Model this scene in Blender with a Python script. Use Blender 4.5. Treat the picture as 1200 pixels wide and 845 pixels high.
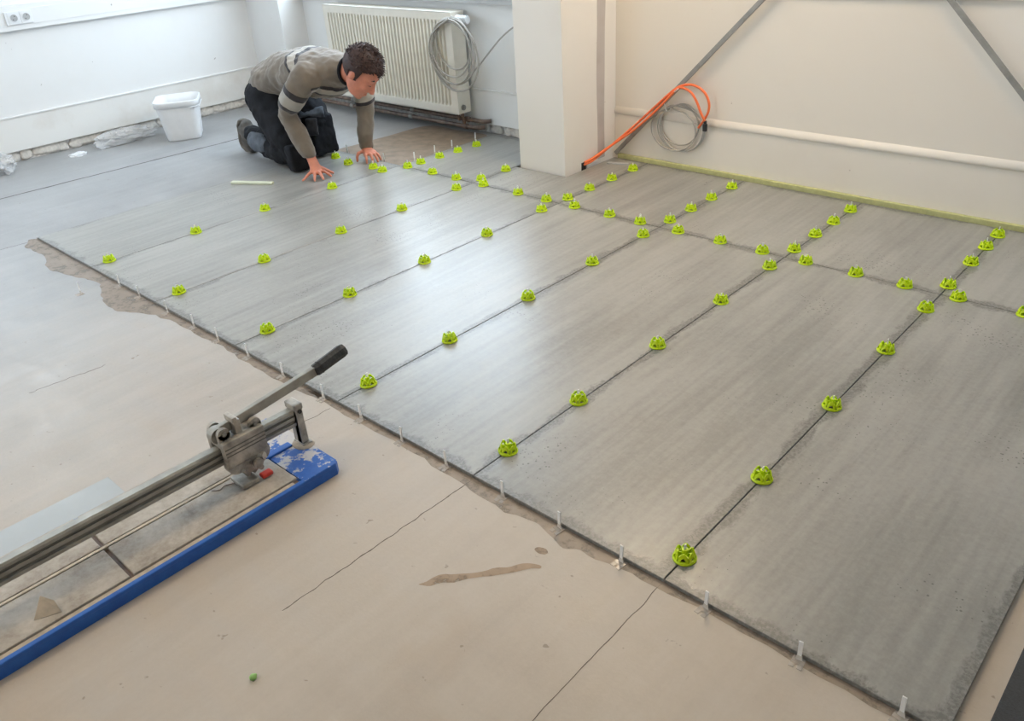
import bpy, bmesh, math, random
from mathutils import Vector, Matrix, Euler, noise
random.seed(7)
PI = math.pi
for o in list(bpy.data.objects): bpy.data.objects.remove(o)
scn = bpy.context.scene
COL = scn.collection

# ------------------------------------------------------------------ camera
yaw, pitch, roll = -0.773582, 0.526086, -0.068031
fwd = Vector((math.sin(yaw)*math.cos(pitch), math.cos(yaw)*math.cos(pitch), -math.sin(pitch)))
rgt = Vector((math.cos(yaw), -math.sin(yaw), 0)); up = rgt.cross(fwd)
r2 = rgt*math.cos(roll) + up*math.sin(roll); u2 = -rgt*math.sin(roll) + up*math.cos(roll)
cam = bpy.data.cameras.new('camera'); camo = bpy.data.objects.new('camera', cam); COL.objects.link(camo)
M = Matrix((r2, u2, -fwd)).transposed().to_4x4(); M.translation = Vector((4.29747, -1.15114, 1.35010))
camo.matrix_world = M
cam.sensor_width = 36; cam.sensor_fit = 'HORIZONTAL'; cam.lens = 36*953.53/1200; cam.clip_start = .05
scn.camera = camo

# ------------------------------------------------------------------ sky and exposure
scn.view_settings.view_transform = 'Standard'; scn.view_settings.look = 'None'
scn.view_settings.gamma = 1; scn.view_settings.use_curve_mapping = False
scn.view_settings.exposure = -0.20
world = bpy.data.worlds.new('overcast_sky'); scn.world = world; world.use_nodes = True
bg = world.node_tree.nodes['Background']; bg.inputs[0].default_value = (.70, .85, 1.0, 1); bg.inputs[1].default_value = 11.0
def portal(name, loc, rot, sx, sy):
    l = bpy.data.lights.new(name, 'AREA'); l.shape = 'RECTANGLE'; l.size = sx; l.size_y = sy
    l.cycles.is_portal = True
    o = bpy.data.objects.new(name, l); COL.objects.link(o); o.location = loc; o.rotation_euler = rot

# room shell limits
XL, XR, YB, YF, ZC, ZF = -1.67, 4.78, 2.58, -4.2, 2.7, -0.012
WIN_BACK = (-1.20, 1.15, .80, 2.50)          # x0 x1 z0 z1 in the rear wall, above the radiator
WIN_RIGHT = [(1.7, 2.5, .95, 2.45)]   # y0 y1 z0 z1
portal('daylight_rear', ((WIN_BACK[0]+WIN_BACK[1])/2, YB+.2, (WIN_BACK[2]+WIN_BACK[3])/2), (-PI/2, 0, 0), WIN_BACK[1]-WIN_BACK[0], WIN_BACK[3]-WIN_BACK[2])
WIN_FRONT = [(-.9, .4, .75, 2.4)]   # x0 x1 z0 z1
for w in WIN_FRONT:
    portal('daylight_front', ((w[0]+w[1])/2, YF-.2, (w[2]+w[3])/2), (PI/2, 0, 0), w[1]-w[0], w[3]-w[2])
WIN_LEFT = [(-.9, .55, 1.0, 2.35)]   # y0 y1 z0 z1
for w in WIN_LEFT:
    portal('daylight_left', (XL-.2, (w[0]+w[1])/2, (w[2]+w[3])/2), (0, -PI/2, 0), w[3]-w[2], w[1]-w[0])
for w in WIN_RIGHT:
    portal('daylight_side', (XR+.2, (w[0]+w[1])/2, (w[2]+w[3])/2), (0, PI/2, 0), w[3]-w[2], w[1]-w[0])

FILL_LAMPS = [(1.2, -2.2), (2.35, 1.85)]           # added warm fill panels, built below

# ------------------------------------------------------------------ material helpers
class NT:
    def __init__(s, name):
        s.m = bpy.data.materials.new(name); s.m.use_nodes = True; s.t = s.m.node_tree; s.n = s.t.nodes
        s.b = s.n['Principled BSDF']
    def new(s, typ, **kw):
        n = s.n.new(typ)
        for k, v in kw.items(): setattr(n, k, v)
        return n
    def set(s, sock, v):
        if hasattr(v, 'is_linked') or isinstance(v, bpy.types.NodeSocket): s.t.links.new(v, sock)
        else:
            if isinstance(v, (tuple, list)) and len(v) == 3 and sock.type == 'RGBA': v = (*v, 1)
            sock.default_value = v
    def coord(s, scale=(1, 1, 1), kind='Object', rnd=0):
        c = s.new('ShaderNodeTexCoord').outputs[kind]
        m = s.new('ShaderNodeMapping'); s.set(m.inputs[0], c); m.inputs['Scale'].default_value = scale
        if rnd:
            oi = s.new('ShaderNodeObjectInfo'); v = s.new('ShaderNodeVectorMath', operation='SCALE')
            cb = s.new('ShaderNodeCombineXYZ')
            for i in range(3): s.set(cb.inputs[i], oi.outputs['Random'])
            s.set(v.inputs[0], cb.outputs[0]); v.inputs['Scale'].default_value = rnd
            s.set(m.inputs['Location'], v.outputs[0])
        return m.outputs[0]
    def noise(s, vec, scale, detail=4, rough=.55, out='Fac', dist=0):
        n = s.new('ShaderNodeTexNoise'); s.set(n.inputs['Vector'], vec); n.inputs['Scale'].default_value = scale
        n.inputs['Detail'].default_value = detail; n.inputs['Roughness'].default_value = rough; n.inputs['Distortion'].default_value = dist
        return n.outputs[out]
    def ramp(s, fac, stops, interp='LINEAR'):
        r = s.new('ShaderNodeValToRGB'); s.set(r.inputs[0], fac); e = r.color_ramp.elements; r.color_ramp.interpolation = interp
        while len(e) < len(stops): e.new(.5)
        for x, (p, c) in zip(e, stops):
            x.position = p; x.color = (c, c, c, 1) if not isinstance(c, tuple) else (*c, 1)
        return r.outputs[0]
    def mix(s, fac, a, b, blend='MIX'):
        n = s.new('ShaderNodeMix', data_type='RGBA', blend_type=blend); s.set(n.inputs[0], fac)
        for k, v in ((6, a), (7, b)):
            if isinstance(v, (int, float)): v = (v, v, v)
            s.set(n.inputs[k], v)
        return n.outputs[2]
    def math(s, op, a, b=0, c=None):
        n = s.new('ShaderNodeMath', operation=op); s.set(n.inputs[0], a); s.set(n.inputs[1], b)
        if c is not None: s.set(n.inputs[2], c)
        return n.outputs[0]
    def bump(s, h, strength=.3, dist=.002):
        n = s.new('ShaderNodeBump'); s.set(n.inputs['Height'], h); n.inputs['Strength'].default_value = strength; n.inputs['Distance'].default_value = dist
        s.set(s.b.inputs['Normal'], n.outputs[0])
    def col(s, v): s.set(s.b.inputs['Base Color'], v)
    def rough(s, v): s.set(s.b.inputs['Roughness'], v)
    def inp(s, k, v): s.set(s.b.inputs[k], v)

def simple(name, c, rough=.5, metal=0, var=.12, scale=20, bump=0, bscale=60, **kw):
    n = NT(name); v = n.coord()
    f = n.noise(v, scale)
    dark = tuple(x*(1-var) for x in c); lite = tuple(min(1, x*(1+var)) for x in c)
    n.col(n.mix(n.ramp(f, [(.3, 0.), (.7, 1.)]), dark, lite)); n.rough(rough); n.inp('Metallic', metal)
    for k, x in kw.items(): n.inp(k.replace('_', ' '), x)
    if bump: n.bump(n.noise(v, bscale, 3), bump, .002)
    return n.m

MAT = {}
def mk_slab():
    n = NT('concrete_look_slab')
    v = n.coord((9, 1.1, 1), rnd=13.0); v2 = n.coord((1, 1, 1), rnd=7.0); v3 = n.coord((40, 1.5, 1), rnd=3.0); v4 = n.coord((3, 1, 1), rnd=5.)
    streak = n.noise(v, 1.6, 6, .6); cloud = n.noise(v4, 1.4, 5, .6, dist=.5); fine = n.noise(v2, 60, 4, .7); lines = n.noise(v3, 1.2, 3, .5)
    a = n.mix(.58, streak, cloud); a = n.mix(.27, a, fine); a = n.mix(.2, a, lines)
    c = n.ramp(a, [(.30, (.175, .173, .162)), (.44, (.258, .256, .240)), (.55, (.328, .325, .306)), (.70, (.398, .394, .372))])
    # pits
    vor = n.new('ShaderNodeTexVoronoi'); n.set(vor.inputs['Vector'], v2); vor.inputs['Scale'].default_value = 70; vor.inputs['Randomness'].default_value = 1
    pit = n.math('LESS_THAN', vor.outputs['Distance'], n.math('MULTIPLY', n.ramp(n.noise(v2, 3.2, 3), [(.5, 0.), (.68, 1.)]), .22))
    c = n.mix(n.math('MULTIPLY', pit, .75), c, (.09, .09, .085))
    # worn rim along the edges: uv holds metres from the two opposite edges
    uv = n.new('ShaderNodeUVMap', uv_map='edge_dist'); sep = n.new('ShaderNodeSeparateXYZ'); n.set(sep.inputs[0], uv.outputs[0])
    w = n.new('ShaderNodeAttribute', attribute_type='OBJECT', attribute_name='slab_width'); l = n.new('ShaderNodeAttribute', attribute_type='OBJECT', attribute_name='slab_length')
    du = n.math('MINIMUM', sep.outputs[0], n.math('SUBTRACT', w.outputs['Fac'], sep.outputs[0]))
    dv = n.math('MINIMUM', sep.outputs[1], n.math('SUBTRACT', l.outputs['Fac'], sep.outputs[1]))
    d = n.math('MINIMUM', du, dv)
    vw = n.coord((2.2, 1.0, 1), rnd=17.0)
    reach = n.math('MULTIPLY', n.ramp(n.noise(vw, 5, 5, .7), [(.36, .10), (.62, 1.)]), .048)
    rim = n.math('SUBTRACT', 1, n.math('DIVIDE', d, reach)); rim = n.math('MAXIMUM', rim, 0); rim = n.math('MINIMUM', n.math('MULTIPLY', rim, 2.3), 1)
    spk = n.ramp(n.noise(v2, 110, 3, .7), [(.42, 1.), (.6, 0.)])
    rimf = n.math('MULTIPLY', rim, n.math('MULTIPLY_ADD', spk, .55, .38))
    c = n.mix(n.math('MULTIPLY', rimf, .8), c, (.10, .10, .095))
    n.col(c)
    n.rough(n.ramp(n.mix(.5, cloud, fine), [(.3, .27), (.7, .40)]))
    h = n.mix(.5, fine, streak); h = n.mix(.6, h, n.math('MULTIPLY', rimf, -1.))
    n.bump(h, .25, .003); n.inp('Specular IOR Level', .7)
    return n.m
MAT['slab'] = mk_slab()
def mk_film(name, c, rough):
    n = NT(name); v = n.coord(); f = n.noise(v, 16, 4, .6); g = n.noise(v, 60, 4, .7)
    n.col(n.mix(n.ramp(f, [(.3, 0.), (.7, 1.)]), tuple(x*.82 for x in c), tuple(x*1.15 for x in c))); n.rough(rough)
    a = n.new('ShaderNodeAttribute', attribute_name='cover').outputs['Fac']
    k = n.math('ADD', n.math('MULTIPLY', a, .75), n.math('MULTIPLY_ADD', n.mix(.45, f, g), 3.2, -1.5)); k = n.math('MINIMUM', n.math('MAXIMUM', k, 0.), .88)
    n.inp('Alpha', k); n.bump(f, .2, .002); return n.m
def mk_floor():
    n = NT('screed_floor'); v = n.coord(); vs = n.coord((1, 2.2, 1))
    big = n.noise(v, 1.1, 5, .55, dist=.6); mid = n.noise(vs, 4.5, 5, .6); fine = n.noise(v, 90, 3, .7)
    vt = n.coord((6, .7, 1)); trow = n.noise(vt, 2.2, 5, .6, dist=.3)
    a = n.mix(.4, big, mid); a = n.mix(.15, a, fine); a = n.mix(.3, a, trow)
    c = n.ramp(a, [(.3, (.40, .345, .285)), (.5, (.50, .44, .37)), (.68, (.57, .515, .45))])
    # rusty patches
    c = n.mix(n.math('MULTIPLY', n.ramp(n.noise(v, 2.6, 4, .6), [(.58, 0.), (.75, 1.)]), .5), c, (.45, .345, .24))
    # grey fade toward the left wall, sky reflection put into the floor colour
    sep = n.new('ShaderNodeSeparateXYZ'); n.set(sep.inputs[0], v)
    gx = n.math('MULTIPLY_ADD', sep.outputs[0], -.42, 1.32); gx = n.math('ADD', gx, n.math('MULTIPLY_ADD', mid, .8, -.4)); gx = n.math('MINIMUM', n.math('MAXIMUM', gx, 0), 1)
    c = n.mix(gx, c, n.ramp(a, [(.32, (.19, .19, .19)), (.46, (.30, .30, .30)), (.56, (.36, .36, .36)), (.68, (.43, .43, .43))]))
    spk = n.ramp(n.noise(v, 38, 2, .5), [(.22, 1.), (.27, 0.)])
    c = n.mix(n.math('MULTIPLY', spk, .6), c, (.2, .15, .11))
    n.col(c); n.rough(n.ramp(n.mix(.5, mid, trow), [(.35, .38), (.65, .62)])); n.bump(n.mix(.5, fine, n.mix(.5, mid, trow)), .25, .003)
    return n.m
MAT['floor'] = mk_floor()
def mk_wall(name, base, dirt=(.5, .42, .33), amount=.35, scale=2.0):
    n = NT(name); v = n.coord(); f = n.noise(v, scale, 5, .6); g = n.noise(v, 120, 2)
    c = n.mix(n.math('MULTIPLY', n.ramp(f, [(.5, 0.), (.85, 1.)]), amount), base, dirt)
    spk = n.ramp(n.noise(v, 26, 2, .5), [(.20, 1.), (.235, 0.)])
    c = n.mix(n.math('MULTIPLY', spk, .6), c, (.22, .17, .13))
    n.col(c); n.rough(.6); n.bump(g, .06, .002); return n.m
MAT['wall'] = mk_wall('white_wall_paint', (.82, .82, .81), amount=.12)
MAT['wall_warm'] = mk_wall('aged_cream_wall_paint', (.80, .755, .69), amount=.18)
MAT['board_low'] = mk_wall('scuffed_white_board', (.80, .79, .76), dirt=(.55, .47, .38), amount=.5, scale=3.5)
MAT['low_bounce_wall'] = mk_wall('dark_low_bounce_wall', (.30, .27, .24), amount=.3)  # unseen right wall, darkened to cut the bounce onto the slabs
MAT['ceiling'] = simple('ceiling_white', (.78, .76, .72), .8, var=.03)
MAT['column'] = mk_wall('column_paint', (.86, .82, .765), amount=.14)
MAT['render_strip'] = mk_wall('old_grey_filler', (.55, .50, .47), dirt=(.4, .33, .28), amount=.6, scale=7)
MAT['gap'] = simple('raw_masonry', (.66, .64, .61), .9, var=.3, scale=30, bump=.4)
MAT['dab'] = simple('plaster_dab', (.74, .70, .64), .9, var=.16, scale=45, bump=.5, bscale=90)
MAT['foam'] = simple('edge_foam', (.50, .50, .24), .8, var=.12, scale=40)
MAT['lime'] = simple('lime_plastic', (.62, .82, .004), .38, var=.05)
MAT['white_plastic'] = simple('white_plastic', (.82, .83, .84), .4, var=.03)
MAT['clear_plastic'] = simple('clear_foot_plastic', (.78, .74, .69), .25, var=.05, Alpha=.8)
MAT['foot_plastic'] = simple('clear_plate_plastic', (.72, .66, .59), .2, var=.05, Alpha=.5)
MAT['adhesive'] = simple('wet_adhesive', (.235, .175, .125), .5, var=.25, scale=14, bump=.5, bscale=30)
MAT['smear'] = mk_film('dried_adhesive', (.26, .205, .155), 0.45)
MAT['smear_pale'] = mk_film('thin_dried_adhesive', (.36, .29, .225), 0.5)
MAT['stain'] = mk_film('clay_streak', (.42, .315, .225), 0.8)
MAT['crack'] = simple('floor_crack', (.09, .075, .065), .9)
MAT['rad'] = simple('radiator_enamel', (.78, .74, .65), .35, var=.03)
MAT['pipe'] = simple('brown_pipe', (.17, .115, .09), .5, var=.4, scale=25)
MAT['steel_dull'] = simple('dull_steel', (.33, .32, .30), .5, .55, var=.15)
MAT['orange'] = simple('orange_jacket', (.90, .19, .06), .4, var=.05)
MAT['grey_cable'] = simple('grey_jacket', (.43, .41, .375), .45, var=.06)
MAT['dark_grey_cable'] = simple('grey_lead', (.36, .35, .34), .45, var=.06)
MAT['black'] = simple('black_plastic', (.02, .02, .022), .4)
MAT['alu'] = simple('dusty_aluminium', (.36, .35, .315), .45, .6, var=.22, scale=18)
MAT['alu_dark'] = simple('rail_groove', (.16, .155, .14), .6, .3, var=.2)
MAT['cast'] = simple('dusty_cast_metal', (.40, .375, .335), .5, .5, var=.38, scale=30, bump=.4)
MAT['grip'] = simple('rubber_grip', (.035, .036, .037), .6, var=.3, scale=80, bump=.6, bscale=160)
def mk_blue(name, amt):
    n = NT(name); v = n.coord(); f = n.noise(v, 16, 6, .68); g = n.noise(v, 5, 3)
    k = n.ramp(n.mix(.35, f, g), [(.5-amt*.12, 0.), (.53-amt*.12, 1.)])
    c = n.mix(n.ramp(f, [(.3, 0.), (.7, 1.)]), (.014, .095, .42), (.022, .15, .56))
    c = n.mix(n.math('MULTIPLY', k, .9 if amt else 0.), c, (.56, .54, .51)); n.col(c); n.rough(.42); return n.m
MAT['blue'] = mk_blue('blue_enamel', 0.0)
MAT['blue_worn'] = mk_blue('worn_blue_enamel', .22)
def mk_pad():
    n = NT('dusty_pad'); v = n.coord(); f = n.noise(v, 9, 6, .65, dist=.4); g = n.noise(v, 70, 3, .7)
    c = n.ramp(n.mix(.25, f, g), [(.32, (.22, .19, .16)), (.46, (.37, .335, .29)), (.6, (.48, .45, .405)), (.75, (.58, .54, .48))])
    n.col(c); n.rough(.7); n.bump(g, .25, .002); return n.m
MAT['pad'] = mk_pad()
MAT['dust'] = simple('stone_dust', (.50, .44, .36), .9, var=.2, scale=40, bump=.4)
MAT['red'] = simple('red_plastic', (.62, .05, .03), .4)
MAT['sheet'] = simple('pale_sheet', (.36, .385, .39), .3, var=.08, scale=5)
MAT['mat'] = simple('dark_mat', (.045, .05, .058), .7, var=.2, scale=200, bump=.5, bscale=400)
MAT['bag'] = simple('clear_bag', (.88, .89, .90), .15, var=.06, Alpha=.3)
MAT['glass'] = simple('window_glass', (.95, .97, 1), .02, var=0, Alpha=.06)
MAT['pvc'] = simple('window_frame_white', (.80, .80, .79), .4, var=.02)
MAT['sill'] = simple('grey_sill', (.45, .45, .45), .45, var=.05)
MAT['pale_green'] = simple('pale_green_bar', (.66, .70, .55), .5, var=.08)
MAT['green_bit'] = simple('green_bit', (.30, .55, .17), .5, var=.2)
MAT['skin'] = simple('skin', (.60, .225, .145), .5, var=.12, scale=26)
MAT['hair'] = simple('dark_brown_hair', (.040, .017, .013), .6, var=.5, scale=90, bump=.8, bscale=150)
MAT['trousers'] = None
def mk_trousers():
    n = NT('black_work_cloth'); v = n.coord(); f = n.noise(v, 7, 4); g = n.noise(v, 180, 2)
    n.col(n.ramp(n.mix(.3, f, g), [(.3, (.006, .0065, .008)), (.7, (.022, .023, .028))])); n.rough(.9); n.inp('Specular IOR Level', .25); n.bump(g, .3, .002); return n.m
MAT['trousers'] = mk_trousers()
MAT['patch'] = simple('grey_blue_patch', (.085, .098, .118), .85, var=.45, scale=22)
MAT['pocket'] = simple('dark_grey_pocket', (.035, .035, .04), .8, var=.3, scale=40)
MAT['boot'] = simple('dusty_boot', (.10, .09, .08), .8, var=.4, scale=25, bump=.4)
MAT['sole'] = simple('worn_sole', (.21, .19, .165), .85, var=.35, scale=30, bump=.5)
def mk_sweater():
    n = NT('taupe_knit_striped'); v = n.coord(); g = n.noise(v, 260, 2); f = n.noise(v, 9, 3)
    a = n.new('ShaderNodeAttribute', attribute_name='stripe'); t = a.outputs['Fac']
    base = n.mix(n.ramp(f, [(.3, 0.), (.7, 1.)]), (.155, .128, .100), (.205, .170, .134))
    s = n.math('MULTIPLY_ADD', t, .25, .5)        # stripe coordinate -2..2 to 0..1
    dark = n.ramp(s, [(0., 0.), (.462, 1.), (.535, 0.), (.705, 1.), (.80, 0.)], 'CONSTANT')
    lite = n.ramp(s, [(0., 0.), (.535, 1.), (.705, 0.)], 'CONSTANT')
    c = n.mix(lite, base, (.36, .33, .285)); c = n.mix(dark, c, (.022, .018, .022))
    n.col(c); n.rough(.9); n.bump(g, .4, .002); n.inp('Sheen Weight', .3); return n.m
MAT['sweater'] = mk_sweater()

# ------------------------------------------------------------------ mesh helpers
def add_box(bm, lo, hi, mat=None, bevel=0):
    lo, hi = Vector(lo), Vector(hi); c = (lo+hi)/2; s = hi-lo
    mt = Matrix.Translation(c) @ Matrix.Diagonal((*s, 1))
    if mat: mt = mat @ mt
    r = bmesh.ops.create_cube(bm, size=1, matrix=mt)
    if bevel:
        es = list({e for v in r['verts'] for e in v.link_edges})
        bmesh.ops.bevel(bm, geom=es, offset=bevel, segments=2, affect='EDGES', profile=.6)
    return bm
def box(lo, hi, mat=None, bevel=0):
    bm = bmesh.new(); return add_box(bm, lo, hi, mat, bevel)
def add_cyl(bm, p0, p1, r, r1=None, seg=16, cap=True):
    p0, p1 = Vector(p0), Vector(p1); d = p1-p0; q = d.to_track_quat('Z', 'Y').to_matrix().to_4x4()
    bmesh.ops.create_cone(bm, cap_ends=cap, segments=seg, radius1=r, radius2=r if r1 is None else r1, depth=d.length, matrix=Matrix.Translation((p0+p1)/2) @ q)
    return bm
def cyl(*a, **k): return add_cyl(bmesh.new(), *a, **k)
def catmull(pts, n=8, closed=False):
    P = [Vector(p) for p in pts]; out = []
    m = len(P)
    for i in range(m if closed else m-1):
        g = lambda k: P[k % m] if closed else P[max(0, min(m-1, k))]
        a, b, c, d = g(i-1), g(i), g(i+1), g(i+2)
        for j in range(n):
            t = j/n
            out.append(.5*((2*b)+(c-a)*t+(2*a-5*b+4*c-d)*t*t+(3*b-a-3*c+d)*t**3))
    if not closed: out.append(P[-1].copy())
    return out
def add_tube(bm, pts, r, seg=8):
    """round tube through pts; r a number or list"""
    pts = [Vector(p) for p in pts]; rings = []
    t0 = (pts[1]-pts[0]).normalized(); nrm = t0.orthogonal().normalized()
    for i, p in enumerate(pts):
        t = (pts[min(i+1, len(pts)-1)]-pts[max(i-1, 0)]).normalized()
        nrm = (nrm - t*nrm.dot(t)).normalized(); b = t.cross(nrm)
        rr = r[i] if isinstance(r, (list, tuple)) else r
        rings.append([bm.verts.new(p+(nrm*math.cos(2*PI*k/seg)+b*math.sin(2*PI*k/seg))*rr) for k in range(seg)])
    for a, b in zip(rings, rings[1:]):
        for k in range(seg): bm.faces.new((a[k], a[(k+1) % seg], b[(k+1) % seg], b[k]))
    bm.faces.new(list(reversed(rings[0]))); bm.faces.new(rings[-1])
    return bm
def tube(*a, **k): return add_tube(bmesh.new(), *a, **k)
def add_limb(bm, pts, side=(0, 1, 0), seg=20):
    """pts: (pos, r_side, r_other); rounded ends"""
    side = Vector(side); P = [(Vector(p), a, b) for p, a, b in pts]
    first = (P[1][0]-P[0][0]).normalized(); last = (P[-1][0]-P[-2][0]).normalized()
    full = []
    for k in (.97, .8, .45): 
        c = math.sqrt(1-k*k); full.append((P[0][0]-first*min(P[0][1], P[0][2])*k, P[0][1]*c, P[0][2]*c))
    full += P
    for k in (.45, .8, .97):
        c = math.sqrt(1-k*k); full.append((P[-1][0]+last*min(P[-1][1], P[-1][2])*k, P[-1][1]*c, P[-1][2]*c))
    rings = []
    for i, (p, a, b) in enumerate(full):
        t = (full[min(i+1, len(full)-1)][0]-full[max(i-1, 0)][0]).normalized()
        s = (side - t*side.dot(t)).normalized(); o = t.cross(s)
        rings.append([bm.verts.new(p+s*math.cos(2*PI*k/seg)*a+o*math.sin(2*PI*k/seg)*b) for k in range(seg)])
    for a, b in zip(rings, rings[1:]):
        for k in range(seg): bm.faces.new((a[k], a[(k+1) % seg], b[(k+1) % seg], b[k]))
    bm.faces.new(list(reversed(rings[0]))); bm.faces.new(rings[-1])
    return bm
def add_ell(bm, c, r, mat=None, seg=20, rings=14):
    mt = Matrix.Translation(Vector(c)) @ Matrix.Diagonal((*r, 1))
    if mat: mt = mat @ mt
    return bmesh.ops.create_uvsphere(bm, u_segments=seg, v_segments=rings, radius=1, matrix=mt)['verts']
def remesh(bm, voxel, smooth=4, factor=.5):
    bmesh.ops.recalc_face_normals(bm, faces=bm.faces)
    me = bpy.data.meshes.new('tmp'); bm.to_mesh(me); bm.free(); o = bpy.data.objects.new('tmp', me); COL.objects.link(o)
    m = o.modifiers.new('r', 'REMESH'); m.mode = 'VOXEL'; m.voxel_size = voxel
    if smooth:
        s = o.modifiers.new('s', 'SMOOTH'); s.iterations = smooth; s.factor = factor
    dg = bpy.context.evaluated_depsgraph_get(); res = bpy.data.meshes.new_from_object(o.evaluated_get(dg))
    bpy.data.objects.remove(o); bpy.data.meshes.remove(me)
    out = bmesh.new(); out.from_mesh(res); bpy.data.meshes.remove(res); return out
def world_of(o):
    w = Matrix.LocRotScale(o.location, o.rotation_euler, o.scale)
    return world_of(o.parent) @ o.matrix_parent_inverse @ w if o.parent else w
def obj(name, bm, m, parent=None, smooth=False, origin=None):
    if isinstance(bm, bmesh.types.BMesh):
        bmesh.ops.recalc_face_normals(bm, faces=bm.faces)
        if origin is not None: bmesh.ops.translate(bm, verts=bm.verts, vec=-Vector(origin))
        me = bpy.data.meshes.new(name); bm.to_mesh(me); bm.free()
    else: me = bm
    if m is not None and not me.materials: me.materials.append(MAT[m] if isinstance(m, str) else m)
    if smooth and len(me.polygons):
        me.polygons.foreach_set('use_smooth', [True]*len(me.polygons))
    o = bpy.data.objects.new(name, me); COL.objects.link(o)
    if origin is not None: o.location = origin
    if parent:
        o.parent = parent
        o.matrix_parent_inverse = world_of(parent).inverted()
    return o
def tag(o, label, cat, group=None):
    o['label'] = label; o['category'] = cat
    if group: o['group'] = group
    return o
def thing(name, label, cat, loc=(0, 0, 0), group=None):
    o = bpy.data.objects.new(name, None); COL.objects.link(o); o.location = loc; o.empty_display_size = .05
    return tag(o, label, cat, group)
def struct(name, bm, m, parent=None, smooth=False):
    o = obj(name, bm, m, parent, smooth)
    if not parent: o['kind'] = 'structure'
    return o
def poly_plate(pts, z0, z1):
    bm = bmesh.new(); a = [bm.verts.new((x, y, z0)) for x, y in pts]; b = [bm.verts.new((x, y, z1)) for x, y in pts]
    bm.faces.new(list(reversed(a))); bm.faces.new(b); n = len(pts)
    for i in range(n): bm.faces.new((a[i], a[(i+1) % n], b[(i+1) % n], b[i]))
    return bm

# ------------------------------------------------------------------ room shell
floor = struct('floor', box((XL-.2, YF-.2, ZF-.15), (XR+.2, YB+.2, ZF)), 'floor')
struct('ceiling', box((XL-.2, YF-.2, ZC), (XR+.2, YB+.2, ZC+.15)), 'ceiling')
bm = bmesh.new(); prev = XL-.2
add_box(bm, (XL-.2, YF-.2, ZF), (XR+.2, YF, .75)); add_box(bm, (XL-.2, YF-.2, 2.4), (XR+.2, YF, ZC))
for w in WIN_FRONT:
    add_box(bm, (prev, YF-.2, .75), (w[0], YF, 2.4)); prev = w[1]
add_box(bm, (prev, YF-.2, .75), (XR+.2, YF, 2.4))
struct('wall_front', bm, 'wall')
# left wall: masonry core, boards in front that stop short of the floor
def holed(xa, xb, y0, y1, z0, z1, wins):
    bm = bmesh.new(); a, b = wins[0][2], wins[0][3]; add_box(bm, (xa, y0, z0), (xb, y1, a)); add_box(bm, (xa, y0, b), (xb, y1, z1)); prev = y0
    for w in wins: add_box(bm, (xa, prev, a), (xb, w[0], b)); prev = w[1]
    add_box(bm, (xa, prev, a), (xb, y1, b)); return bm
wl = struct('wall_left', holed(XL-.2, XL-.035, YF, YB+.2, ZF, ZC, WIN_LEFT), 'gap')
obj('upper_board', holed(XL-.035, XL-.004, YF, YB, .268, ZC, WIN_LEFT), 'wall', wl)
lb = box((XL-.035, YF, .058), (XL+.004, YB, .264), bevel=.004)
obj('lower_board', lb, 'board_low', wl)
obj('panel_ledge', box((XL-.004, YF, .262), (XL+.010, 2.372, .274), bevel=.004), 'wall', wl)
tr = obj('trunking', box((XL-.004, YF, .762), (XL+.035, 2.372, .905), bevel=.004), 'wall', wl)
obj('trunking_lid', box((XL+.035, YF, .79), (XL+.038, 2.372, .88), bevel=.001), 'wall', tr)
obj('corner_boxing', box((XL-.004, 2.37, ZF+.06), (-1.245, YB, ZC)), 'wall', wl)
# rear wall, a window above the radiator
x0, x1, z0, z1 = WIN_BACK
bm = bmesh.new()
add_box(bm, (XL, YB+.03, ZF), (1.56, YB+.2, z0)); add_box(bm, (XL, YB+.03, z1), (1.56, YB+.2, ZC))
add_box(bm, (XL, YB+.03, z0), (x0, YB+.2, z1)); add_box(bm, (x1, YB+.03, z0), (1.56, YB+.2, z1))
wb = struct('wall_back', bm, 'gap')
bm = bmesh.new()
add_box(bm, (-1.245, YB, .268), (1.56, YB+.03, z0)); add_box(bm, (-1.245, YB, z1), (1.56, YB+.03, ZC))
add_box(bm, (-1.245, YB, z0), (x0, YB+.03, z1)); add_box(bm, (x1, YB, z0), (1.56, YB+.03, z1))
obj('upper_board', bm, 'wall', wb)
obj('lower_board', box((-1.245, YB-.006, .052), (1.56, YB+.03, .258), bevel=.004), 'wall', wb)
obj('panel_ledge', box((-1.245, YB-.010, .258), (1.56, YB, .268), bevel=.003), 'wall', wb)
bm = box((1.56, YB, ZF), (XR+.2, YB+.2, ZC))
wr_ = struct('wall_back_panel', bm, 'wall_warm')
bm = bmesh.new()
prof = [(0, .236), (-.010, .238), (-.013, .244), (-.013, .252), (-.009, .264), (-.003, .272), (0, .276)]
vs = [[bm.verts.new((x, YB+a, b)) for a, b in prof] for x in (1.56, XR)]
for k in range(len(prof)-1): bm.faces.new((vs[0][k], vs[0][k+1], vs[1][k+1], vs[1][k]))
bm.faces.new(vs[0]); bm.faces.new(list(reversed(vs[1])))
obj('dado_moulding', bm, 'wall_warm', wr_, True)
obj('lower_panel', box((1.56, YB-.006, .02), (XR, YB, .238)), 'wall_warm', wr_)
obj('cable_duct', box((2.4, YB-.012, .868), (XR, YB, .95), bevel=.003), 'wall_warm', wr_)
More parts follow.
